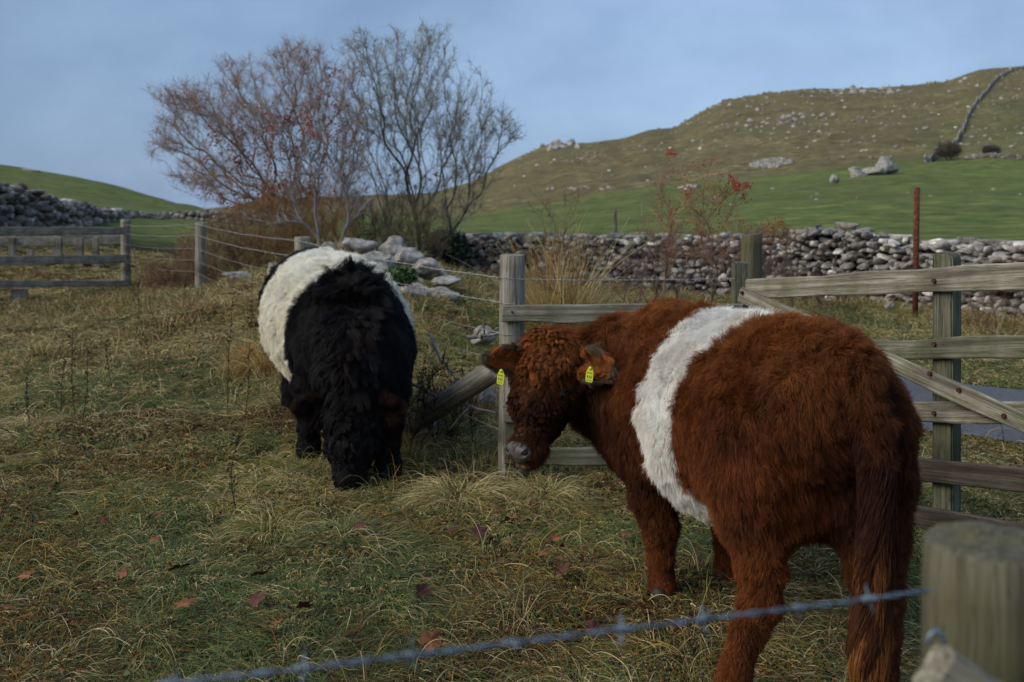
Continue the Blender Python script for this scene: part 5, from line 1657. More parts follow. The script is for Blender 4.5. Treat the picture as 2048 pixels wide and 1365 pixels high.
def strands(NP, parent, r_tip=.0022, power=.48, rmax=9):
    n = len(NP); cnt = np.zeros(n)
    ch = [[] for _ in range(n)]
    for i in range(1, n):
        if parent[i] >= 0: ch[parent[i]].append(i)
    for i in range(n - 1, -1, -1):
        if not ch[i]: cnt[i] = 1
        if parent[i] >= 0: cnt[parent[i]] += cnt[i]
    R_ = np.minimum(r_tip * cnt ** power, rmax)
    out = []
    stack = [(0, c) for c in ch[0]]
    while stack:
        a, b_ = stack.pop()
        path = [a, b_]; cur = b_
        while ch[cur]:
            k = max(ch[cur], key=lambda q: cnt[q])
            for q in ch[cur]:
                if q != k: stack.append((cur, q))
            path.append(k); cur = k
        rr = R_[path].copy(); rr[0] = min(R_[path[1]], rr[0])
        out.append((NP[path], rr))
    return out, R_, ch

def resample(p, r, K):
    s = np.concatenate([[0], np.cumsum(np.linalg.norm(np.diff(p, axis=0), axis=1))])
    q = np.linspace(0, s[-1], K)
    return np.stack([np.interp(q, s, p[:, i]) for i in range(3)], 1), np.interp(q, s, r)

def twiglets(NP, parent, rng, n, L, K=5, up=.3, rad=.0014, kink=.2, sel=None):
    idx = rng.choice(np.arange(1, len(NP)) if sel is None else sel, n)
    d = unit(NP[idx] - NP[np.maximum(parent[idx], 0)])
    dv = unit(d + rng.normal(size=(n, 3)) * .8 + V(0, 0, up))
    ll = L * rng.uniform(.4, 1.3, n)
    out = np.zeros((n, K, 3)); t0 = rng.random(n)[:, None]
    cur = NP[idx] * t0 + NP[np.maximum(parent[idx], 0)] * (1 - t0); out[:, 0] = cur
    for k in range(1, K):
        dv = unit(dv + rng.normal(size=(n, 3)) * kink + V(0, 0, up * .3)); cur = cur + dv * (ll / (K - 1))[:, None]; out[:, k] = cur
    r = np.tile(rad * np.linspace(1, .5, K), (n, 1))
    return out, r

def tree(name, label, cat, base_nodes, env, nattr, seed, bark, tcol, thick=.010, nt=6000, tl=.14, r_tip=.0022, power=.48, berries=None, group=None, rmax=9, trunk_bias=.35, trad=.0014, up=.3, wob=.045, steps=4, bright=None, cap_mesh=260):
    rng = np.random.default_rng(seed)
    root = empty(name, base_nodes[0], label, cat, group)
    NP, par = grow_tree(None, env, nattr, rng, base_nodes=base_nodes, trunk_bias=trunk_bias, wob=wob, steps=steps)
    st_, R_, ch = strands(NP, par, r_tip, power, rmax)
    thick = min(thick, max(r[0] for _, r in st_) * .8)
    big = [(p, r) for p, r in st_ if r[0] > thick]
    small = [(p, r) for p, r in st_ if r[0] <= thick]
    paths = []
    for p, r in big:
        K = max(5, min(30, len(p) * 2)); pp, rr = resample(p, r, K)
        paths.append((smooth_path(p, K) if len(p) > 2 else pp, rr))
    v_, f_ = tubes(paths, 7, False)
    mesh_obj('trunk', v_, f_, bark, parent=root)
    K = 8
    P_, Rr = [], []
    for p, r in small:
        a, b_ = resample(p, r, K); P_.append(a); Rr.append(b_)
    P_ = np.array(P_).reshape(-1, K, 3); Rr = np.array(Rr).reshape(-1, K)
    tw, tr_ = twiglets(NP, par, rng, nt, tl, K, rad=trad, up=up)
    P_ = np.concatenate([P_, tw]); Rr = np.concatenate([Rr, tr_])
    tcol = np.asarray(tcol)
    c = np.array([tcol[rng.integers(len(tcol))] for _ in range(len(P_))])
    crown = curves_obj('crown', P_, Rr, jitter(c, rng, len(P_), .3), M['twig'], root)
    if berries:
        for bmat, nm, cents, nb, rad_, spread in berries:
            tips = tw[:, -1]
            w = np.zeros(len(tips))
            for cc, ss in cents: w += np.exp(-(((tips - cc) / ss) ** 2).sum(1))
            w /= w.sum()
            idx = np.repeat(rng.choice(len(tips), nb // 6 + 1, p=w), 6)[:nb]      # berries hang in small clusters
            bp_ = tips[idx] + rng.normal(size=(nb, 3)) * spread * .7
            iv, if_ = ico(1)
            vv = (iv[None] * (rad_ * rng.uniform(.7, 1.3, (nb, 1, 1))) + bp_[:, None]).reshape(-1, 3)
            ff = (if_[None] + (np.arange(nb) * len(iv))[:, None, None]).reshape(-1, 3)
            mesh_obj(nm, vv, ff, bmat, parent=root)['kind'] = 'stuff'
    return root

def blob_env(blobs):
    """attractors in a set of ellipsoids: (px, py, depth, rx m, rz m, ry m, weight)"""
    def f(n, rng):
        w = np.array([b_[6] for b_ in blobs], float); w /= w.sum()
        k = rng.choice(len(blobs), n, p=w); out = []
        for i in k:
            px, py, Y, rx, rz, ry, _ = blobs[i]
            d = unit(rng.normal(size=3)) * rng.uniform(0, 1) ** .45
            out.append(P(px, py, Y) + d * V(rx, ry, rz))
        return np.array(out)
    return f
def G3(px, Y, dz=0.0):
    x = (px - CX) / F * Y; return V(x, Y, gz(x, Y) + dz)

brown_tw = [V(.30, .23, .18), V(.24, .175, .13), V(.38, .31, .24), V(.34, .18, .10)]
green_tw = [V(.23, .205, .15), V(.17, .15, .11), V(.30, .27, .20)]
# tall bare tree, thick group of stems
Yt = 16.0
bn_ = [G3(835, Yt)] + [G3(px, Yt + dy, .25) for px, dy in ((812, .1), (826, -.15), (842, .0), (857, .15), (800, .0), (872, -.05))]
tree('bare_tree', 'tall bare many stemmed tree with dark twigs against the sky beside the dry stone wall', 'tree', bn_,
     blob_env([(800, 150, 16, .9, .85, .9, 2.0), (850, 230, 16, 1.35, 1.1, 1.1, 3.5), (930, 270, 16, .75, .75, .8, 1.6), (1010, 260, 16, .38, .28, .4, .45), (760, 250, 16.2, .8, 1.0, .9, 1.6),
               (900, 370, 16, .75, .45, .7, .8), (720, 90, 16, .35, .35, .4, .35), (860, 80, 16, .45, .40, .5, .45), (950, 340, 16, .6, .35, .5, .6), (800, 400, 16, .8, .5, .6, 1.3), (900, 420, 16, .6, .3, .5, .7)]), 2000, 11, M['bark'], green_tw, thick=.011, nt=QF(15000), tl=.16, r_tip=.0021, power=.43, trunk_bias=.55, trad=.0018, up=.15,
     berries=[(M['berry_orange'], 'last_leaves', [(P(830, 350, 15.8), V(.3, .4, .12)), (P(800, 345, 15.8), V(.1, .3, .1))], 130, .012, .03)])
# broad reddish thorn to its side
Yl = 15.2
bn_ = [G3(600, Yl)] + [G3(px, Yl + dy, .2) for px, dy in ((560, .1), (585, -.2), (610, .2), (640, .0), (665, .1), (530, .0))]
tree('bare_tree', 'broad reddish bare thorn tree with red berries spreading over the wire fence', 'tree', bn_,
     blob_env([(560, 210, 15.3, 1.35, .80, 1.2, 3.5), (450, 250, 15.2, 1.0, .65, .9, 2.2), (380, 200, 15.2, .50, .35, .5, .6), (350, 240, 15.2, .35, .35, .4, .4), (640, 140, 15.4, .8, .45, .7, 1.1), (660, 260, 15.3, .8, .9, .9, 1.8), (420, 340, 15.2, .6, .35, .6, .8),
               (540, 350, 15.2, 1.0, .55, .9, 1.6), (470, 140, 15.2, .35, .25, .4, .3), (580, 105, 15.2, .4, .25, .4, .35), (700, 360, 15.2, .6, .5, .6, .9), (345, 190, 15.2, .4, .22, .4, .4), (330, 290, 15.2, .30, .30, .4, .35), (400, 360, 15.2, .6, .25, .6, .6), (520, 400, 15.2, 1.1, .4, .8, 1.7), (640, 400, 15.2, .9, .5, .8, 1.5)]), 2700, 12, M['bark'], brown_tw, thick=.010, nt=QF(24000), tl=.17, r_tip=.0019, power=.42, trunk_bias=.40, trad=.0016, up=.22,
     berries=[(M['berry'], 'red_berries', [(P(550, 245, 15.2), V(.30, .6, .16)), (P(650, 130, 15.2), V(.22, .5, .13)), (P(480, 330, 15.2), V(.25, .5, .12)), (P(670, 250, 15.2), V(.2, .5, .2)), (P(600, 290, 15.2), V(.7, .8, .5)), (P(460, 290, 15.), V(.3, .5, .2))], 950, .0145, .06),
              (M['berry_orange'], 'orange_berries', [(P(560, 390, 15.0), V(.5, .6, .18)), (P(500, 410, 15.), V(.5, .6, .15)), (P(560, 380, 15.), V(.2, .5, .1))], 900, .014, .08)])
# pale grey dog rose in front of it
Yg_ = 12.8
bn_ = [G3(655, Yg_)] + [G3(px, Yg_, .2) for px in (640, 652, 668, 684)]
tree('thorn_shrub', 'pale grey stemmed shrub standing before the reddish thorn tree', 'shrub', bn_,
     blob_env([(600, 350, 12.8, .45, .35, .4, 1.5), (640, 300, 12.8, .5, .45, .4, 1.8), (690, 330, 12.8, .35, .4, .4, 1.0), (640, 190, 12.8, .25, .45, .3, .7), (560, 250, 12.8, .4, .3, .4, .8), (700, 400, 12.8, .3, .3, .3, .5), (560, 440, 12.8, .6, .12, .3, .4)]), 170, 13, M['bark_grey'], [V(.26, .24, .235), V(.20, .18, .175), V(.15, .12, .11)], thick=.008, nt=QF(900), tl=.2, r_tip=.0042, power=.40, trunk_bias=.5, trad=.0024,
     berries=[(M['berry'], 'red_berries', [(P(545, 240, 12.8), V(.25, .4, .15)), (P(650, 130, 12.8), V(.2, .4, .12)), (P(740, 290, 12.8), V(.15, .4, .1)), (P(640, 240, 12.8), V(.4, .4, .3))], 150, .013, .09)])
# undergrowth of the thicket
def bush(name, label, px, Y, w, h, n, seed, cols, bark=None, group=None, lean=0.0, tip=.0022, py_top=None, thick=.009, berries=None, nt=1500, tl=.16, cat='shrub', dpt=None, trad=.0018, nb=5, low=.15):
    g = G3(px, Y); bn__ = [g] + [g + V(q, RNG.uniform(-.05, .05), .03) for q in np.linspace(-w * .3, w * .3, nb)]
    def env(k, rng):
        d = unit(rng.normal(size=(k, 3))) * rng.uniform(0, 1, (k, 1)) ** .45
        q = g + V(lean, 0, h * .55) + d * V(w * .5, dpt or w * .4, h * .48)
        q[:, 2] = np.maximum(q[:, 2], g[2] + low * h)
        return q
    return tree(name, label, cat, bn__, env, n, seed, bark or M['bark'], cols, thick=thick, nt=QF(nt), tl=tl, r_tip=tip, power=.42, trunk_bias=.6, berries=berries, group=group, trad=trad)
brn = [V(.22, .15, .08), V(.17, .10, .06), V(.28, .20, .11)]
bush('bramble_thicket', 'brown tangled thicket under the reddish thorn tree', 470, 14.6, 1.9, 1.1, 420, 21, brn, nt=5200, tl=.22, cat='thicket')
bush('bramble_thicket', 'orange brown thicket between the trunks of the two bare trees', 600, 14.3, 1.8, 1.25, 420, 22, [V(.24, .15, .07), V(.28, .16, .06), V(.15, .10, .06)], nt=5200, tl=.2, cat='thicket')
bush('bramble_thicket', 'dark low thicket at the foot of the tall bare tree', 790, 15.2, 1.8, 1.2, 400, 23, [V(.13, .10, .06), V(.09, .07, .045), V(.19, .145, .08)], nt=4200, tl=.2, cat='thicket')
bush('bramble_thicket', 'reddish brown bramble at the near end of the thicket by the wire fence', 375, 14.0, 1.3, .55, 240, 24, [V(.22, .13, .075), V(.16, .09, .055), V(.28, .19, .11)], nt=3600, tl=.2, cat='thicket')
# ivy and moss over the broken wall end
def leafy_mound(name, label, cat, px, Y, zc, w, h, d, n, seed, cols, leaf=.03):
    rng = np.random.default_rng(seed)
    c = V((px - CX) / F * Y, Y, zc)
    dv = unit(rng.normal(size=(n, 3))); r_ = rng.uniform(.35, 1, (n, 1)) ** .5 * (1 + .25 * vnoise(dv * 2.5, seed)[:, None])
    p = c + dv * r_ * V(w, d, h)
    a = unit(rng.normal(size=(n, 3)) + V(0, -.3, .8)); u = unit(np.cross(a, rng.normal(size=(n, 3)))); w_ = np.cross(a, u)
    s = leaf * rng.uniform(.6, 1.4, (n, 1))
    quad = np.stack([p - u * s * .5, p + w_ * s * .38 + a * s * .1, p + u * s * .6, p - w_ * s * .38 + a * s * .1], 1).reshape(-1, 3)
    f = np.arange(n * 4).reshape(-1, 4)
    m_, nt_, b_, o_ = new_mat(name + ' leaves'); g_ = nt_.nodes.new('ShaderNodeNewGeometry'); nt_.links.new(ramp(nt_, g_.outputs['Random Per Island'], [(0, cols[0]), (.5, cols[1]), (1, cols[2])]), b_.inputs['Base Color']); b_.inputs['Roughness'].default_value = .55
    o = mesh_obj(name, quad, f, m_, loc=tuple(c - V(0, 0, h)), smooth=False); tag(o, label, cat)
    return o
leafy_mound('ivy', 'dark green ivy covering the broken end of the dry stone wall', 'ivy', 893, 17.1, .72, .42, .30, .35, 2600, 51, ((.008, .014, .005), (.018, .034, .010), (.04, .06, .018)), .055)
leafy_mound('moss_clump', 'bright green mossy clump beside the boulders above the black calf', 'moss', 800, 10.2, .74, .18, .10, .2, 1400, 52, ((.02, .05, .006), (.045, .10, .012), (.08, .14, .02)), .035)
# far thorn bushes on the hill
def far_bush(px, Y, w, h, seed, label):
    def env(k, rng):
        g = G3(px, Y); d = unit(rng.normal(size=(k, 3))) * rng.uniform(0, 1, (k, 1)) ** .4
        q = g + V(0, 0, h * .58) + d * V(w * .5, w * .4, h * .45); return q
    g = G3(px, Y); tree('hawthorn_bush', label, 'bush', [g, g + V(-.2, 0, .2), g + V(.3, 0, .2)], env, 420, seed, M['bark'], [V(.08, .065, .05), V(.11, .09, .07)], thick=.05, nt=QF(2400), tl=.6, r_tip=.012, power=.4, trad=.012)
far_bush(1897, 127, 3.6, 2.2, 61, 'dark round thorn bush at the foot of the hill wall')
far_bush(1982, 127, 2.0, 1.0, 62, 'small dark thorn bush on the green slope past the hill wall')

# shrubs in front of the long wall
fy = [V(.15, .085, .035), V(.19, .12, .06), V(.10, .07, .04), V(.22, .16, .09)]
red_tw = [V(.12, .08, .065), V(.15, .09, .06), V(.09, .06, .05)]
bush('rosehip_bush', 'tall thin rose bush with orange hips before the long dry stone wall', 1395, 11.2, 1.35, 1.95, 130, 71, [V(.24, .14, .09), V(.30, .17, .09), V(.18, .12, .10)], nt=1300, tl=.22, tip=.0022, thick=.0075, low=.45, nb=4,
     berries=[(M['berry'], 'red_berries', [(P(1375, 300, 11.2), V(.16, .4, .12)), (P(1505, 365, 11.2), V(.13, .4, .10))], 230, .010, .045), (M['berry_orange'], 'orange_berries', [(P(1400, 400, 11.2), V(.5, .5, .25))], 560, .0095, .06)])
bush('rosehip_bush', 'lower twiggy grey bush with orange tips above the wall beside the thick post', 1540, 12.2, .95, 1.25, 90, 72, [V(.15, .12, .10), V(.20, .12, .06), V(.12, .10, .09)], nt=1100, tl=.16, thick=.0075, low=.5,
     berries=[(M['berry_orange'], 'orange_berries', [(P(1560, 440, 12.2), V(.4, .5, .2))], 240, .010, .05), (M['berry'], 'red_berries', [(P(1530, 490, 12.2), V(.15, .4, .1))], 40, .008, .04)])
bush('dry_shrub', 'thin upright dry shrub rising from the rush tussock', 1120, 9.6, 1.0, 1.5, 60, 73, fy, nt=380, tl=.22, tip=.0018, thick=.0065, low=.35, nb=6)
bush('dry_shrub', 'bare dark shrub with forked stems before the wall beside the square post', 1300, 12.0, 1.1, 1.0, 80, 74, [V(.10, .07, .06), V(.14, .10, .08)], nt=700, tl=.2, low=.25)
bush('dry_shrub', 'small pale forked sapling standing before the dry stone wall', 1168, 11.2, .42, .72, 7, 75, [V(.34, .30, .26), V(.28, .24, .20)], bark=M['bark_grey'], nt=10, tl=.15, tip=.0052, thick=.004, low=.5, nb=1)
bush('dry_shrub', 'reddish twiggy shrub in front of the wall beyond the board fence', 1640, 13.4, 1.3, .55, 60, 76, red_tw, nt=420, tl=.18, low=.1)
bush('dry_shrub', 'thin brown twigs at the wall foot past the last board fence post', 1990, 10.8, .6, .75, 40, 77, [V(.12, .07, .05), V(.16, .10, .06)], nt=260, tl=.18, low=.1, trad=.0014)
bush('bramble_thicket', 'dark twiggy tangle around the leaning strut behind the black calf', 870, 6.05, .75, .55, 150, 78, [V(.05, .035, .025), V(.08, .055, .035), V(.03, .022, .016)], nt=1300, tl=.12, trad=.0011, tip=.0016, cat='thicket', thick=.006)

# fallen pale branches by the strut
for i_, (pts, r0, lab) in enumerate((
    ([(792, 752, 6.4), (845, 778, 6.1), (890, 798, 6.0), (940, 812, 5.7), (992, 826, 5.52)], .013, 'long pale fallen branch leading to the foot of the tall round post'),
    ([(860, 668, 6.5), (878, 715, 6.3), (905, 748, 6.1), (918, 770, 6.0)], .011, 'pale curved fallen branch leaning above the strut'),
    ([(938, 676, 6.2), (962, 672, 6.0), (992, 668, 5.8), (1010, 662, 5.75)], .013, 'lichen white broken branch caught in the wires beside the tall post'),
    ([(1060, 668, 6.0), (1090, 656, 6.1), (1112, 648, 6.2)], .006, 'thin pale twig lying behind the hurdle top board'))):
    c = smooth_path([P(*q) + V(0, 0, 0) for q in pts], 16); c = c + RNG.normal(size=c.shape) * .004
    paths = [(c, np.linspace(r0, r0 * .5, 16))]
    for k in (4, 8, 12):
        dv = unit(unit(c[k + 1] - c[k]) + RNG.normal(size=3) * .7 + V(0, 0, .5)); L_ = RNG.uniform(.08, .2)
        paths.append((np.array([c[k], c[k] + dv * L_ * .5 + V(0, 0, .01), c[k] + dv * L_]), [r0 * .5, r0 * .35, r0 * .2]))
    v_, f_ = tubes(paths, 7); o = mesh_obj('fallen_branch', v_, f_, M['bark_grey'], loc=tuple(c[0])); tag(o, lab, 'branch')

# ------------------------------------------------------------------ grass
PAL = np.array([(.098, .150, .045), (.145, .18, .052), (.12, .155, .075), (.27, .25, .072), (.44, .35, .16), (.68, .54, .28), (.150, .088, .038), (.30, .145, .040), (.038, .026, .014), (.42, .25, .055)])
def blades(tx, ty, per, rng, length, spread, lean, colw, K=6, width=.0013, splay=.6, flat=.5, height_bias=None, up0=.6, colj=.22):
    """tufts at (tx, ty) with `per` blades each; lean (n,2) common direction, everything per tuft"""
    n = len(tx); idx = np.repeat(np.arange(n), per)
    N = len(idx)
    a = rng.uniform(0, 2 * math.pi, N); rr = spread[idx] * np.sqrt(rng.random(N))
    x = tx[idx] + np.cos(a) * rr; y = ty[idx] + np.sin(a) * rr
    z = terrain(x, y)
    dirh = np.stack([np.cos(a) * splay + lean[idx, 0] + rng.normal(size=N) * .25, np.sin(a) * splay + lean[idx, 1] + rng.normal(size=N) * .25], 1)
    L = length[idx] * rng.uniform(.45, 1.25, N)
    fd = (x - 1.27) * .794 + (y - 5.42) * .608; fa = (x - 1.27) * .608 - (y - 5.42) * .794
    L = L * np.where((np.abs(fd + .15) < .55) & (fa > -.2) & (fa < 3.5), .42, 1)          # nibbled short along the boards
    upv = up0 if np.isscalar(up0) else up0[idx]
    d = np.concatenate([dirh * .7, (upv + rng.random(N) * .7)[:, None]], 1); d = unit(d)
    out = np.zeros((N, K, 3)); cur = np.stack([x, y, z - .01], 1); out[:, 0] = cur
    fl = flat if np.isscalar(flat) else flat[idx][:, None]
    g0 = z
    for k in range(1, K):
        d = unit(d + np.concatenate([dirh * .18, np.full((N, 1), -1.0) * fl * (1.0 + .6 * rng.random((N, 1)))], 1) * (.55 + k * .12) + rng.normal(size=(N, 3)) * .11)
        cur = cur + d * (L / (K - 1))[:, None]
        low = g0 + .006 + .03 * rng.random(N)
        under = cur[:, 2] < low
        cur[:, 2] = np.where(under, low, cur[:, 2]); d[:, 2] = np.where(under, np.abs(d[:, 2]) * .3, d[:, 2])
        out[:, k] = cur
    w = (width if np.isscalar(width) else width[idx])
    r = (w * rng.uniform(.6, 1.4, N))[:, None] * np.array([1, 1, .95, .8, .55, .2])[None, :K] if K == 6 else (w * np.ones(N))[:, None] * np.linspace(1, .2, K)[None]
    cw = colw[idx]
    u = rng.random((N, 1)); cdf = np.cumsum(cw, 1); cdf /= cdf[:, -1:]
    ci = (u > cdf).sum(1).clip(0, len(PAL) - 1)
    col = jitter(PAL[ci], rng, N, colj)
    return out, r, col

def field_zone(x, y):
    """weights over the palette from patchy ground cover"""
    n = len(x)
    a = n2(x, y, 1.3, 101, 3); b_ = n2(x, y, .55, 105, 2); c = n2(x, y, 2.4, 109, 2)
    W = np.zeros((n, len(PAL)))
    W[:, 0] = 1.1; W[:, 1] = .9; W[:, 2] = .9; W[:, 3] = .55; W[:, 4] = .45; W[:, 5] = .25; W[:, 6] = .40; W[:, 7] = .12; W[:, 8] = .5; W[:, 9] = .06
    tan = sstep(a + .5 * b_, -.05, .40)[:, None]; 
    W[:, 3:6] += tan * np.array([1.1, 1.5, 1.0]); W[:, 0:3] *= 1 - .65 * tan
    brown = sstep(b_ - .4 * a + .3 * c, .12, .50)[:, None]
    W[:, 6:9] += brown * np.array([2.2, .7, 2.0]); W[:, 0:3] *= 1 - .6 * brown
    yel = sstep(c + .4 * b_, .30, .6)[:, None]; W[:, [3, 9]] += yel * np.array([1.3, .9])
    W[:, 0:3] *= 1.1 + .45 * (1 - sstep(y, 3.2, 6.5))[:, None]
    # the rough strip along the fences is drier
    px = CX + F * x / np.maximum(y, .1)
    dry = .7 * sstep(y, 7.0, 10) * (1 - sstep(px, 430, 620)); dry = dry[:, None]
    W[:, 4:8] += dry * np.array([.9, .6, 1.6, .7]); W[:, 0:3] *= 1 - .45 * dry
    return W

def scatter_area(n, rng, dmin, dmax, thmax=.60, p=1.0):
    """more tufts per square metre near the camera than far from it"""
    u = rng.random(n)
    e = 2 - 1.45 * p
    d = (dmin ** e + u * (dmax ** e - dmin ** e)) ** (1 / e)
    th = rng.uniform(-thmax, thmax, n)
    return d * np.sin(th), d * np.cos(th)

def wall_clear(x, y):
    # keep the lane, and nothing beyond the long wall
    m = (road_dist(x, y) > .98 + .12 * n2(x, y, .5, 7, 1))
    tr = ((x + 1.29) / .30) ** 2 + ((y - 4.75) / .30) ** 2 < 1 + .6 * n2(x, y, .15, 8, 1)   # trodden mud
    m = m & (~tr | (n2(x, y, .05, 17, 1) > .12))
    th = np.arctan2(x, y); px = CX + F * np.tan(th)
    wallY = np.interp(px, [a for a, _, _ in _w], [b_ for _, b_, _ in _w])
    return m & ((px < 880) | (y < wallY - .1))

def build_grass():
    rng = np.random.default_rng(77)
    P_, R_, C_ = [], [], []
    # short dense mat
    n = QF(25000); x, y = scatter_area(n, rng, 1.2, 24)
    k = wall_clear(x, y); x, y = x[k], y[k]; n = len(x); d = np.hypot(x, y)
    ang = n2(x, y, .7, 120, 2) * 5 + n2(x, y, .25, 121, 1) * 2
    lean = np.stack([np.cos(ang), np.sin(ang)], 1) * rng.uniform(.2, .9, (n, 1))
    lw = np.interp(d, [1, 3, 8, 20], [.0008, .0010, .0017, .0034])
    verge = (~(y > 0)) | (road_dist(x, y) < 3.0)
    L = np.interp(n2(x, y, .6, 130, 2), [-.5, .6], [.08, .20]) * np.interp(d, [3, 10, 20], [1, 1.2, 1.5])
    o_, r_, c_ = blades(x, y, 17, rng, L, np.full(n, .075) * np.interp(d, [2, 20], [1, 1.8]), lean, field_zone(x, y), width=lw, splay=.8, flat=.40 + 0 * L, up0=.35)
    P_.append(o_); R_.append(r_); C_.append(c_)
    # short undergrowth that fills the gaps
    n = QF(16000); x, y = scatter_area(n, rng, 1.3, 13)
    k = wall_clear(x, y); x, y = x[k], y[k]; n = len(x); d = np.hypot(x, y)
    lean = rng.normal(size=(n, 2)) * .5
    W = field_zone(x, y); W[:, 6:9] *= 1.3; W[:, 0:3] *= .8; W[:, 3:6] *= 1.25
    o_, r_, c_ = blades(x, y, 20, rng, rng.uniform(.035, .085, n), np.full(n, .06), lean, W, width=np.interp(d, [1, 4, 13], [.0013, .0019, .0032]), splay=1.0, flat=.25 + 0 * d, up0=.25)
    P_.append(o_); R_.append(r_); C_.append(c_)
    # flopped tussocks
    n = QF(12000); x, y = scatter_area(n, rng, 1.4, 22)
    k = wall_clear(x, y) & (n2(x, y, .9, 140, 2) > -.40); x, y = x[k], y[k]; n = len(x); d = np.hypot(x, y)
    ang = n2(x, y, 1.1, 141, 2) * 5.5
    lean = np.stack([np.cos(ang), np.sin(ang)], 1) * rng.uniform(.3, 1.4, (n, 1))
    W = field_zone(x, y); 
    sel = rng.random(n)
    W[:, 4:6] += (sel < .38)[:, None] * 2.6; W[:, 0:3] += (sel > .72)[:, None] * 2.2; W[:, [3, 9]] += ((sel > .5) & (sel < .6))[:, None] * np.array([2.5, 1.4])
    L = rng.uniform(.11, .28, n)
    o_, r_, c_ = blades(x, y, 44, rng, L, np.full(n, .045) * np.interp(d, [2, 20], [1, 1.5]), lean, W, width=np.interp(d, [1, 3, 8, 20], [.0007, .0009, .0015, .0028]), splay=.75, flat=.46 + 0 * L, up0=.5)
    P_.append(o_); R_.append(r_); C_.append(c_)
    g = curves_obj('grass', np.concatenate(P_), np.concatenate(R_), np.concatenate(C_), M['strand']); tag(g, 'matted rough pasture grass of green and straw coloured blades', 'grass', kind='stuff')
    # tall dry grass along the fences, verge and wall foot
    P_, R_, C_ = [], [], []
    n = QF(2600)
    xs, ys = [], []
    fpx = np.array([(a, b_) for a, b_, _, _ in fp]); t = rng.random(n); k = (t * 3).astype(int).clip(0, 2); f = t * 3 - k
    xf = fpx[k, 0] * (1 - f) + fpx[k + 1, 0] * f; yf = fpx[k, 1] * (1 - f) + fpx[k + 1, 1] * f
    xs.append(xf + rng.normal(size=n) * .35 - .1); ys.append(yf + rng.normal(size=n) * .5)
    n2_ = QF(2600); t = rng.random(n2_)      # strip before the long wall
    Wx = np.interp(t, _ws, _wp[:, 0]); Wy = np.interp(t, _ws, _wp[:, 1]); xs.append(Wx - rng.random(n2_) * .6); ys.append(Wy - .35 - np.abs(rng.normal(size=n2_)) * 2.2)
    n3 = QF(2200); a = rng.uniform(-8.5, -3.2, n3); xs.append(a); ys.append(12.5 - (a + 8.5) * .1 + rng.normal(size=n3) * 1.9 + 1.0)
    n4 = QF(900); xs.append(rng.uniform(-.9, .2, n4)); ys.append(rng.uniform(5.5, 7.4, n4))
    n5 = QF(2000); xs.append(rng.normal(size=n5) * 1.7 - 2.0); ys.append(rng.uniform(8, 14, n5))
    x = np.concatenate(xs); y = np.concatenate(ys); k = wall_clear(x, y) & ((n2(x, y, .9, 160, 2) > -.1) | (x > .5)); x, y = x[k], y[k]; n = len(x); d = np.hypot(x, y)
    W = field_zone(x, y) * .5; W[:, 4:8] += np.array([1.3, .9, 1.2, .8]) * (.5 + rng.random((n, 1)))
    gr = sstep(n2(x, y, 1.4, 150, 2), .0, .35)[:, None]; W[:, 0:4] += gr * np.array([.8, 1.8, .6, 1.4])
    ang = rng.uniform(0, 6.28, n); lean = np.stack([np.cos(ang), np.sin(ang)], 1) * .35
    L = rng.uniform(.10, .40, n) ** 1.2 * 1.25 * np.interp(d, [4, 10], [.75, 1]); L = L * np.where(x > -1.8, .55, 1) * np.where(x < -2.2, .50, 1)
    o_, r_, c_ = blades(x, y, 24, rng, L, np.full(n, .09), lean, W, width=np.interp(d, [4, 10, 20], [.0012, .0020, .0034]), splay=.35, flat=.12 + .1 * rng.random(n), up0=1.3)
    g = curves_obj('dry_grass', o_, r_, c_, M['strand']); tag(g, 'taller dry grass standing along the fences and the wall foot', 'grass', kind='stuff')
build_grass()
def litter(n):
    rng = np.random.default_rng(91); x, y = scatter_area(n, rng, 1.4, 12)
    k = wall_clear(x, y) & (n2(x, y, 1.2, 171, 2) > -.1); x, y = x[k], y[k]; n = len(x); z = terrain(x, y) + rng.uniform(.015, .06, n)
    a = unit(rng.normal(size=(n, 3)) + V(0, 0, 1.2)); u = unit(np.cross(a, rng.normal(size=(n, 3)))); w = np.cross(a, u); s = rng.uniform(.006, .020, (n, 1))
    p = np.stack([x, y, z], 1)
    q = np.stack([p - u * s, p + w * s * .6 + a * s * .35, p + u * s * 1.1, p - w * s * .5 + a * s * .25], 1).reshape(-1, 3)
    m_, nt_, b_, o_ = new_mat('leaf litter'); g_ = nt_.nodes.new('ShaderNodeNewGeometry'); nt_.links.new(ramp(nt_, g_.outputs['Random Per Island'], [(0, (.05, .02, .012)), (.4, (.12, .05, .02)), (.7, (.26, .12, .04)), (1, (.06, .09, .025))]), b_.inputs['Base Color']); b_.inputs['Roughness'].default_value = .8
    o = mesh_obj('leaf_litter', q, np.arange(n * 4).reshape(-1, 4), m_, loc=tuple(p.mean(0)), smooth=False); tag(o, 'scraps of brown leaf and small weeds scattered through the pasture', 'leaf litter', kind='stuff')
litter(QF(9000))

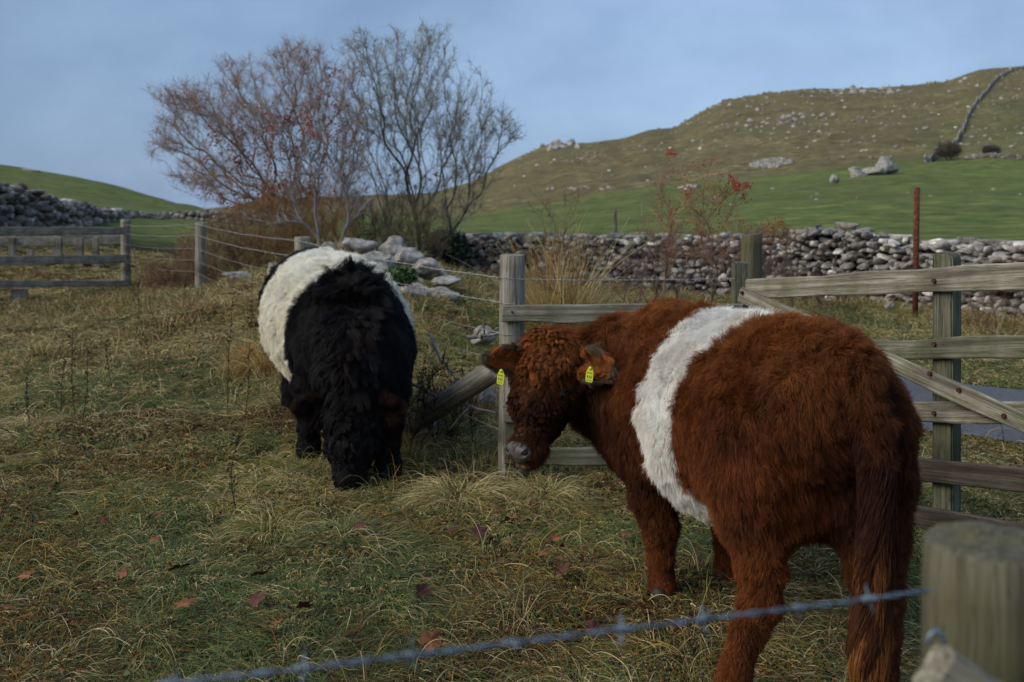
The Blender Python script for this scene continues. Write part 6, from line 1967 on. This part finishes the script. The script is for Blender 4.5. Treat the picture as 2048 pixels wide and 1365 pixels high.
def tussock(name, label, px, Y, n, L, spread, cols, seed, flat=.1, splay=.45, w=.0022, cat='tussock', up0=1.4, group=None, lean=(0, 0), dz=0):
    rng = np.random.default_rng(seed); x = (px - CX) / F * Y
    W = np.zeros((1, len(PAL))); 
    for c_, q in cols: W[0, c_] = q
    o_, r_, c_ = blades(np.array([x]), np.array([Y]), n, rng, np.array([L]), np.array([spread]), np.array([lean], float), W, width=w, splay=splay, flat=flat, up0=up0)
    root = G3(px, Y)
    o = curves_obj(name, o_ - root, r_, c_, M['strand']); o.location = tuple(root); tag(o, label, cat, group); return o
tussock('rush_tussock', 'big olive rush tussock with tall yellow stems before the dry stone wall', 1135, 9.5, 2600, .50, .20, ((1, 2.5), (3, 1.6), (4, .9), (5, .6), (9, 1.3), (6, .4)), 1, .10, .6, .0024)
tussock('rush_tussock', 'tall sparse yellow rush stems leaning over the big tussock', 1118, 9.7, 420, 1.15, .22, ((4, 1), (5, .8), (9, 1), (7, .6)), 2, .03, .30, .0020)
tussock('grass_tussock', 'orange brown rusty grass tussock behind the black calf flank', 538, 8.2, 1500, .34, .14, ((9, 1.5), (7, 1.6), (4, 1), (5, .5)), 3, .30, .7, .0018, up0=.8)
tussock('grass_tussock', 'straw coloured tussock low in front beneath the barbed wire', 1210, 2.72, 700, .22, .05, ((4, 1), (5, 1), (9, .8), (3, .8)), 4, .30, .9, .0011, up0=.8)
tussock('grass_tussock', 'bleached grass tussock at the foot of the hurdle', 1080, 5.0, 1000, .22, .11, ((4, 1), (5, 1), (3, 1), (1, .5)), 5, .35, .8, .0012, up0=.8)
tussock('grass_tussock', 'pale flopped tussock between the two calves', 915, 4.95, 900, .24, .12, ((4, 1), (5, 1.1), (3, .5), (1, .5)), 6, .33, .8, .0012, up0=.9)
tussock('grass_tussock', 'yellowish flopped tussock in front of the grazing black calf', 545, 4.5, 700, .20, .10, ((3, 1.4), (4, 1), (5, .5), (1, .8)), 7, .36, .8, .0012, up0=.8)

# dark dead weed stalks in the field
def weed(px, py, Y, h, seed, label):
    rng = np.random.default_rng(seed); x = (px - CX) / F * Y; b_ = V(x, Y, gz(x, Y)); paths = []
    top = b_ + V(rng.normal() * .05, rng.normal() * .05, h); c = smooth_path([b_, (b_ + top) / 2 + rng.normal(size=3) * .02, top], 14)
    paths.append((c, np.linspace(.0032, .0015, 14)))
    blobs_v, blobs_f = [], []; base = 0; iv, if_ = ico(1)
    for k in range(4, 14):
        for _ in range(rng.integers(1, 3)):
            dv = unit(V(rng.normal(), rng.normal(), 1.2)); L_ = rng.uniform(.015, .06)
            e = c[k] + dv * L_; paths.append((np.array([c[k], e]), [.0012, .0008]))
            for q in range(3):
                bb_ = c[k] + dv * L_ * rng.uniform(.4, 1) + rng.normal(size=3) * .003
                blobs_v.append(iv * rng.uniform(.003, .006) + bb_); blobs_f.append(if_ + base); base += len(iv)
    v_, f_ = tubes(paths, 5)
    r_ = empty('dead_weed', b_, label, 'weed', 'dead weed stalks')
    mt = M['weed']
    mesh_obj('stem', v_, f_, mt, parent=r_); mesh_obj('seed_head', np.concatenate(blobs_v), np.concatenate(blobs_f), mt, parent=r_)['kind'] = 'stuff'
M['weed'] = noise_mat('dead dock stalk', [(0.3, (0.022, 0.012, 0.008)), (0.7, (0.055, 0.030, 0.018))], 40)
for i_, (px, py, Y, h, lab) in enumerate(((152, 800, 6.6, .62, 'tallest dark dead dock stalk of the group at the edge of the field'), (163, 805, 6.4, .50, 'dead dock stalk standing close beside the tallest one'), (125, 800, 6.7, .42, 'leaning dead dock stalk before the tallest one'),
    (225, 760, 7.4, .38, 'short dead stalk past the group of dock stalks'), (300, 730, 8.2, .42, 'lone thin dead stalk below the wire fence post'), (455, 800, 6.9, .85, 'very tall dark dead stalk between the fence post and the black calf'),
    (488, 810, 6.6, .52, 'shorter dead stalk beside the very tall one'), (62, 820, 6.4, .35, 'small dead stalk nearest the edge of the field'), (475, 950, 4.7, .40, 'thin dead stalk before the muddy patch'), (268, 700, 9.2, .55, 'dead stalk in tall dry grass below the rail fence'),
    (815, 800, 5.6, .62, 'dark dead stalk rising beside the black calf shoulder'), (905, 790, 5.75, .60, 'dead stalk standing at the leaning strut'), (500, 700, 9.0, .6, 'dead stalk in the grass behind the black calf'))):
    weed(px, py, Y, h, 600 + i_, lab)

# fallen leaves
M['leaf'] = noise_mat('fallen leaf', [(0.3, (0.085, 0.028, 0.012)), (0.5, (0.17, 0.062, 0.022)), (0.7, (0.26, 0.105, 0.035))], 22, rough=.7, bstr=.5, bdist=.004)
M['leaf_dark'] = noise_mat('dark fallen leaf', [(0.3, (0.045, 0.014, 0.010)), (0.7, (0.12, 0.040, 0.028))], 22, rough=.7, bstr=.5, bdist=.004)
def leaf_at(px, py, s, mt, label, seed, grp='fallen leaves'):
    rng = np.random.default_rng(seed); Y = EYE * F / (py - HY); x = (px - CX) / F * Y
    nr, na = 6, 28; lob = []
    for k in range(na):
        a = 2 * math.pi * k / na; lob.append((.55 + .45 * abs(math.cos(a * 2.5)) ** .6) * (1 + .08 * rng.normal()))
    vv = [V(0, 0, .012)]; cur = rng.uniform(-.9, 1.4, 2); tw = rng.uniform(0, 6.28)
    for r_ in range(1, nr):
        for k in range(na):
            a = 2 * math.pi * k / na; rr = r_ / (nr - 1) * lob[k]; q = V(math.cos(a) * rr, math.sin(a) * rr, 0)
            q[2] = .35 * cur[0] * q[0] ** 2 + .35 * cur[1] * q[1] ** 2 * np.sign(q[1]) + .06 * math.sin(a * 5) * rr
            vv.append(q)
    vv = np.array(vv) * s; ff = [(0, 1 + k, 1 + (k + 1) % na) for k in range(na)]
    for r_ in range(nr - 2):
        for k in range(na):
            k2 = (k + 1) % na; a = 1 + r_ * na; ff.append((a + k, a + na + k, a + na + k2, a + k2))
    t_ = rng.uniform(-.5, .5, 2); m_ = Matrix.Rotation(tw, 3, 'Z') @ Matrix.Rotation(t_[0] + .35, 3, 'X') @ Matrix.Rotation(t_[1], 3, 'Y')
    vv = vv @ np.array(m_).T
    st_v, st_f = tubes([(np.array([V(-.5 * s, 0, 0), V(-.9 * s, .1 * s, .1 * s), V(-1.3 * s, .1 * s, 0)]) @ np.array(m_).T, [.0012, .001, .0008])], 5)
    ff = ff + [tuple(q + len(vv) for q in f_) for f_ in st_f]; vv = np.concatenate([vv, st_v])
    loc = V(x, Y, gz(x, Y) + .072)
    o = mesh_obj('fallen_leaf', vv + loc, ff, M[mt], loc=tuple(loc)); tag(o, label, 'leaf', grp)
LV = [(52, 1160, .034, 'leaf', 'orange leaf lying alone near the edge of the pasture'), (360, 1172, .046, 'leaf_dark', 'large dark curled leaf with an orange rim in the open grass'), (521, 1178, .042, 'leaf', 'brown crumpled leaf under the thin dead stem'),
      (367, 1253, .036, 'leaf', 'orange brown leaf standing on edge below the large curled leaf'), (515, 1255, .036, 'leaf_dark', 'purplish leaf folded beside the standing leaf'), (538, 1338, .045, 'leaf', 'pinkish leaf just under the barbed wire'),
      (205, 1052, .028, 'leaf', 'small orange curled leaf in the open grass'), (150, 1046, .024, 'leaf', 'small yellow brown leaf beside the curled one'), (1020, 1078, .042, 'leaf', 'bright brown jagged leaf lying between the calves'), (960, 1098, .045, 'leaf_dark', 'wide dark red leaf beside the bright jagged one'),
      (898, 1092, .032, 'leaf_dark', 'dark leaf half buried beyond the wide dark red one'), (1110, 1103, .024, 'leaf', 'small upright brown leaf in short grass'), (1128, 1198, .036, 'leaf_dark', 'dark purple brown leaf before the flat grey stone'), (1085, 1143, .026, 'leaf', 'pale orange leaf scrap in matted grass'),
      (862, 1338, .040, 'leaf', 'tan brown leaf hanging in grass just below the barbed wire'), (1252, 1090, .030, 'leaf', 'brown leaf near the brown calf knee'), (945, 992, .026, 'leaf', 'small reddish leaf in the pale tussock'), (1290, 1272, .030, 'leaf', 'orange leaf just under the wire before the brown calf hoof'),
      (845, 1218, .034, 'leaf_dark', 'dark flat leaf in the near grass'), (610, 1290, .030, 'leaf_dark', 'dark leaf close above the barbed wire'), (12, 1245, .036, 'leaf', 'pale pinkish leaf cut by the picture edge'), (45, 980, .026, 'leaf_dark', 'dusky small leaf in the far grass'),
      (720, 1110, .026, 'leaf_dark', 'dusky leaf below the grazing muzzle'), (1185, 1290, .030, 'leaf_dark', 'dark leaf beside the straw coloured tussock'), (245, 1180, .022, 'leaf', 'brown leaf scrap between two larger leaves'), (310, 1100, .022, 'leaf', 'small tan leaf above the large curled one')]
for i_, (px, py, s, mt, lab) in enumerate(LV): leaf_at(px, py, s, mt, lab, 700 + i_)

# poached mud where the calves tread
def mud(px, Y, rx, ry, seed, label):
    rng = np.random.default_rng(seed); x0 = (px - CX) / F * Y; vv, ff = [], []; nr, na = 14, 40
    for r_ in range(nr):
        for k in range(na):
            a = 2 * math.pi * k / na; q = r_ / (nr - 1); x = x0 + math.cos(a) * q * rx * (1 + .15 * math.sin(3 * a + seed)); y = Y + math.sin(a) * q * ry * (1 + .12 * math.cos(4 * a))
            z = gz(x, y); lump = (float(n2(np.array([x]), np.array([y]), .06, 9, 2)[0]) * .03 + .03) * (1 - q ** 3); vv.append((x, y, z + lump * .8 - .012 - .012 * q * q))
    for r_ in range(nr - 1):
        for k in range(na):
            k2 = (k + 1) % na; ff.append((r_ * na + k, (r_ + 1) * na + k, (r_ + 1) * na + k2, r_ * na + k2))
    o = mesh_obj('mud', np.array(vv), ff, M['wetmud']); tag(o, label, 'mud', kind='structure')
M['wetmud'] = noise_mat('trodden mud', [(0.3, (0.008, 0.005, 0.003)), (0.55, (0.022, 0.014, 0.008)), (0.75, (0.05, 0.034, 0.020))], 60, rough=.6, bstr=.8, bdist=.01)
mud(485, 4.75, .22, .28, 1, 'dark trodden mud patch')
mud(1400, 2.8, .25, .2, 2, 'dark trodden mud by the brown calf')
